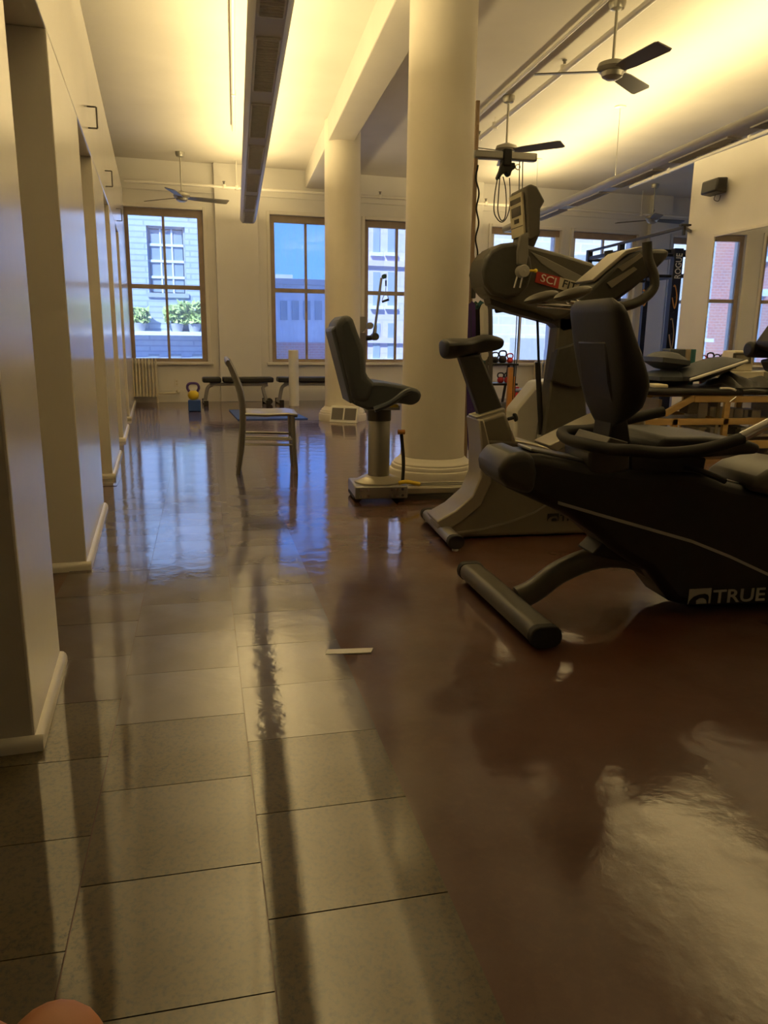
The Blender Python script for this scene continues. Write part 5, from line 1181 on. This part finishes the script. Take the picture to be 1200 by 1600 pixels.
cushion('pillow', 'flat dark pillow under the bolster on the table', (TV(1044, 590, .35).x, TY+.4, Z0+.075), (.20, .24, .07), Matrix.Identity(3), m_slate)
# foam block grey and teal
fbk = thing('foam_block', 'grey and teal foam block standing behind the pillows', 'block', (TV(1062, 565, .8).x, TY+.62, Z0))
a = V(1041, 545, TY+.62); b = V(1066, 545, TY+.62); c = V(1082, 546, TY+.62)
bm = bm_new(); box2(bm, (a.x, TY+.55, Z0), (b.x, TY+.70, a.z)); obj('grey_part', bm, m_slateb, fbk, bev=.008)
bm = bm_new(); box2(bm, (b.x+.002, TY+.55, Z0), ((b.x+c.x)/2, TY+.70, a.z)); obj('brown_part', bm, m_frame, fbk, bev=.006)
bm = bm_new(); box2(bm, ((b.x+c.x)/2+.002, TY+.55, Z0), (c.x, TY+.70, a.z)); obj('teal_part', bm, m_teal, fbk, bev=.006)
# jacket heap
jk = thing('jacket', 'dark crumpled jacket spread over the right part of the table', 'jacket', (TV(1165, 600, .2).x, TY+.2, Z0))
bm = bm_new(); N1, N2 = 26, 12; g = []
x0j, x1j = TV(1124, 600).x, TV(1215, 600).x
for i in range(N1+1):
    row = []
    for j in range(N2+1):
        u, v = i/N1, j/N2; e = min(1, 5*min(u, 1-u)+.0)*min(1, 4*min(v, 1-v))
        z_ = Z0+.006+e*(.055+.05*sin(u*9+1)*cos(v*5)+.035*sin(u*23+v*7)+.03*random.random())
        row.append(bm.verts.new((x0j+(x1j-x0j)*u+.03*sin(v*9), TY-.01+.45*v+.02*sin(u*12), max(z_, Z0+.004))))
    g.append(row)
for i in range(N1):
    for j in range(N2): bm.faces.new((g[i][j], g[i+1][j], g[i+1][j+1], g[i][j+1]))
o_ = obj('jacket_body', bm, m_black, jk, sub=1)
bm = bm_new(); tube(bm, [TV(1125, 607, -.02), TV(1140, 607, -.02), TV(1150, 610, -.02)], .010, 6); obj('pale_hem', bm, m_white, jk)
bm = bm_new(); tube(bm, [TV(1160, 611, -.02), TV(1175, 610, -.02), TV(1196, 612, -.02)], .014, 6); obj('sleeve_edge', bm, m_dgrey, jk)
# papers, tissue, pad
bm = bm_new(); box2(bm, (TV(1078, 0).x, TY+.02, Z0), (TV(1104, 0).x, TY+.2, Z0+.035)); tag(obj('folded_towel', bm, m_cream, None, bev=.012), 'folded cream towel lying at the table edge left of the jacket', 'towel')
for k, (px, mm) in enumerate(((1124, m_cream), (1138, m_white))):
    c = TV(px, 595, .25); bm = bm_new(); sph(bm, (c.x, TY+.5, Z0+.055), .05, 12, (1.3, .8, .7)); tag(obj('gel_pack', bm, mm, None), ['cream gel pack behind the jacket, left one', 'white gel pack behind the jacket, right one'][k], 'pack')
tag(obj('bent_tube', tube(bm_new(), [TV(1108, 595, .45), TV(1110, 584, .45), TV(1117, 579, .45), TV(1128, 581, .45)], .022, 8), m_cream, None), 'cream bent plastic tube arching over the table clutter', 'tube')
tag(obj('red_bottle', lathe(bm_new(), [(.04, 0), (.045, .02), (.045, .14), (.02, .17), (.02, .19)], (TV(1105, 590, .5).x, TY+.55, Z0), 14), m_red, None), 'small red bottle beside the bent tube', 'bottle')
# machine cart with monitor unit
MY = 7.12
mc = thing('monitor_cart', 'low cream cart top holding the monitor unit behind the table', 'cart', (V(1160, 600, MY).x, MY+.2, 0))
xm0, xm1 = V(1122, 590, MY).x, 5.30; zm = V(1150, 580.5, MY).z
bm = bm_new(); box2(bm, (xm0, MY, zm-.14), (xm1, MY+.3, zm)); obj('cart_top', bm, m_cream, mc, bev=.008)
for x_ in (xm0+.05, xm1-.05):
    for y_ in (MY+.05, MY+.25):
        bm = bm_new(); cyl(bm, (x_, y_, 0), (x_, y_, zm-.13), .018, seg=8); obj('leg', bm, m_steel, mc)
mu_ = thing('monitor_unit', 'cream therapy unit with tilted grey screen on the cart', 'monitor', (V(1160, 580, MY).x, MY+.15, zm))
def MV(px, py): p = V(px, py, MY+.02); return p.x, p.z
x0m, x1m = MV(1140, 580)[0], MV(1178, 580)[0]; zt_ = MV(1160, 548)[1]; zmid = MV(1160, 571)[1]
bm = bm_new(); a_ = [(x0m, zm), (x1m, zm), (x1m, zmid), (x1m-.03, zt_), (x0m+.05, zt_), (x0m+.01, zmid)]
prism(bm, a_, MY+.04, MY+.24); hs = obj('housing', bm, m_cream, mu_, bev=.014)
xa_, za_ = MV(1146, 568); xb_, zb2 = MV(1176, 552)
bm = bm_new(); box2(bm, (xa_, MY+.030, za_), (xb_, MY+.045, zb2)); bz = obj('screen_bezel', bm, m_tgrey, hs, bev=.004)
bm = bm_new(); box2(bm, (xa_+.03, MY+.026, za_+.02), (xb_-.03, MY+.032, zb2-.02)); obj('screen', bm, m_grey, bz)
bm = bm_new(); xk, zk = MV(1143, 574); box2(bm, (xk, MY+.03, zk-.012), (xk+.06, MY+.045, zk+.012)); obj('drive_slot', bm, m_dgrey, hs)
tag(obj('cable_coil', tube(bm_new(), [(V(1127, 577, MY).x, MY+.1, zm+.01), (V(1126, 577, MY).x, MY+.06, zm+.05), (V(1131, 577, MY).x, MY+.02, zm+.06), (V(1129, 577, MY).x, MY-.03, zm-.04), (V(1125, 577, MY).x, MY-.05, zm-.16)], .008, 6), m_blade, None), 'black cable dangling from the cart beside the monitor unit', 'cable')
# second table further left with dark top, seen behind the ergometer post
T2 = 7.6
t2 = thing('treatment_table', 'second dark treatment table behind the recumbent seat, with grey frame', 'table', (V(960, 650, T2).x, T2, 0))
z2 = V(960, 599, T2).z; x20, x21 = V(893, 600, T2).x, V(1035, 600, T2).x
bm = bm_new(); box2(bm, (x20, T2-.05, z2-.07), (x21, T2+.65, z2)); obj('pad', bm, m_dgrey, t2, bev=.03, seg=3)
bm = bm_new(); box2(bm, (x20+.03, T2, V(0, 642, T2).z*0+.36), (x21-.03, T2+.6, .40)); obj('lower_shelf', bm, m_cream, t2, bev=.004)
for x_ in (x20+.06, x21-.06):
    for y_ in (T2, T2+.58):
        bm = bm_new(); box2(bm, (x_-.025, y_-.02, 0), (x_+.025, y_+.03, z2-.07)); obj('leg', bm, m_steel, t2, bev=.003)
bm = bm_new(); box2(bm, (x20+.03, T2-.01, z2-.14), (x21-.03, T2+.02, z2-.07)); obj('apron_rail', bm, m_cream, t2)
for k in range(9):
    x_ = x20+.1+k*.055; hh = .16+.05*((k*7) % 3)/3; bm = bm_new(); box2(bm, (x_, T2+.08, .40), (x_+.042, T2+.3, .40+hh)); tag(obj('binder', bm, [m_white, m_slateb, m_grey][k % 3], None, bev=.003), '%s %s binder in the row on the second table shelf, number %s from the left' % (['tall', 'short'][k % 2], ['white', 'slate', 'grey'][k % 3], ['one', 'two', 'three', 'four', 'five', 'six', 'seven', 'eight', 'nine'][k]), 'binder', 'binders on the table shelf')
for k in range(7):
    x_ = x20+.08+k*.08; bm = bm_new(); box2(bm, (x_, T2+.05, .0), (x_+.05, T2+.25, .17+.04*(k % 2))); tag(obj('file_box', bm, [m_cream, m_blade][k % 2], None, bev=.003), '%s file box on the floor under the second table, %s from the left' % (['cream', 'charcoal'][k % 2], ['first', 'second', 'third', 'fourth', 'fifth', 'sixth', 'seventh'][k]), 'box', 'file boxes under the second table')
cushion('pillow', 'dark pillow lying on the second table behind the ergometer post', (V(925, 585, T2).x, T2+.3, z2+.07), (.2, .25, .07), Matrix.Identity(3), m_slate)
cushion('pillow', 'cream pillow propped behind the dark one on the second table', (V(915, 560, T2+.5).x, T2+.55, z2+.2), (.16, .05, .18), Matrix.Identity(3), m_cream)
# machine at the right edge of the frame: seat back and padded arm roll
E0 = 4.9
ed = thing('leg_press_trainer', 'dark seated trainer with padded arm roll at the right edge of the frame', 'exercise machine', (V(1215, 700, E0).x, E0, 0))
bm = bm_new(); prism(bm, XZ([(1175, 538), (1205, 496), (1230, 500), (1235, 560), (1180, 545)], E0), E0-.4, E0); obj('backrest', bm, m_blackv, ed, bev=.03)
bm = bm_new(); a = V(1172, 546, E0); cyl(bm, (a.x, E0+.03, a.z), (a.x+.5, E0+.03, a.z-.01), .055, seg=18); obj('arm_roll', bm, m_blackv, ed, bev=.015)
bm = bm_new(); prism(bm, XZ([(1188, 562), (1240, 555), (1245, 590), (1195, 580)], E0), E0-.38, E0+.02); obj('seat_cushion', bm, m_rubber, ed, bev=.02)
bm = bm_new(); a = V(1222, 575, E0); tube(bm, [(a.x, E0-.2, a.z), (a.x+.02, E0-.2, .3), (a.x, E0-.2, .04)], .05, 12); obj('post', bm, m_tgrey, ed)
bm = bm_new(); box2(bm, (a.x-.05, E0-.45, 0), (a.x+.5, E0+.05, .06)); obj('base', bm, m_tgrey, ed, bev=.015)

# ================================================================== PHOTOGRAPHER'S HAND (one fingertip reaches into the frame)
hd_ = thing('person', 'fingertip of the photographer at the bottom left corner', 'person', CAM+ray(75, 1900)*.13)
tip = CAM + ray(75, 1596)*.115
ax_f = (CAM+ray(60, 2000)*.135-tip).normalized()
up_v = (-_f+_u*.2).normalized()
sd_ = ax_f.cross(up_v).normalized()
def hp_(a, b, c): return tip + ax_f*a + sd_*b + up_v*c
vs, es, rad = [], [], []
def add(p, r, prev=None):
    vs.append(tuple(p)); rad.append(r); i = len(vs)-1
    if prev is not None: es.append((prev, i))
    return i
w0 = add(hp_(.19, 0, -.015), .026); palm = add(hp_(.13, 0, -.005), .030, w0)
for (b, ln, rr) in ((-.012, .0, .0086), (-.034, .012, .0085), (.012, .008, .0084), (.032, .022, .0075)):
    k1 = add(hp_(.085, b, 0), rr+.003, palm); k2 = add(hp_(.048+ln*.6, b*1.05, .004), rr+.0008, k1); k3 = add(hp_(.024+ln*.8, b*1.0 if b != -.012 else -.006, .002), rr+.0004, k2); k4 = add(hp_(.006+ln, b if b != -.012 else 0, -.002), rr, k3)
    add(hp_(.001+ln, b if b != -.012 else 0, -.003), rr*.7, k4)
t1 = add(hp_(.125, .045, -.005), .014, palm); t2_ = add(hp_(.095, .065, -.01), .011, t1); add(hp_(.072, .072, -.018), .0095, t2_)
add(hp_(.30, .0, -.03), .030, w0)
me = bpy.data.meshes.new('hand'); me.from_pydata(vs, es, []); ho = bpy.data.objects.new('hand', me); COL.objects.link(ho); me.materials.append(m_skin)
mdl = ho.modifiers.new('skin', 'SKIN'); mdl.use_smooth_shade = True
for i, v in enumerate(me.skin_vertices[0].data): v.radius = (rad[i], rad[i]); v.use_root = (i == 0)
ss = ho.modifiers.new('sub', 'SUBSURF'); ss.levels = 2; ss.render_levels = 2
ho.parent = hd_; ho.matrix_parent_inverse = hd_.matrix_basis.inverted()
bm = bm_new(); sph(bm, hp_(.010, 0, -.0095), .006, 12, (1, 1.25, .3), Matrix((sd_, ax_f, up_v)).transposed()); obj('finger_nail', bm, m_nail, hd_)
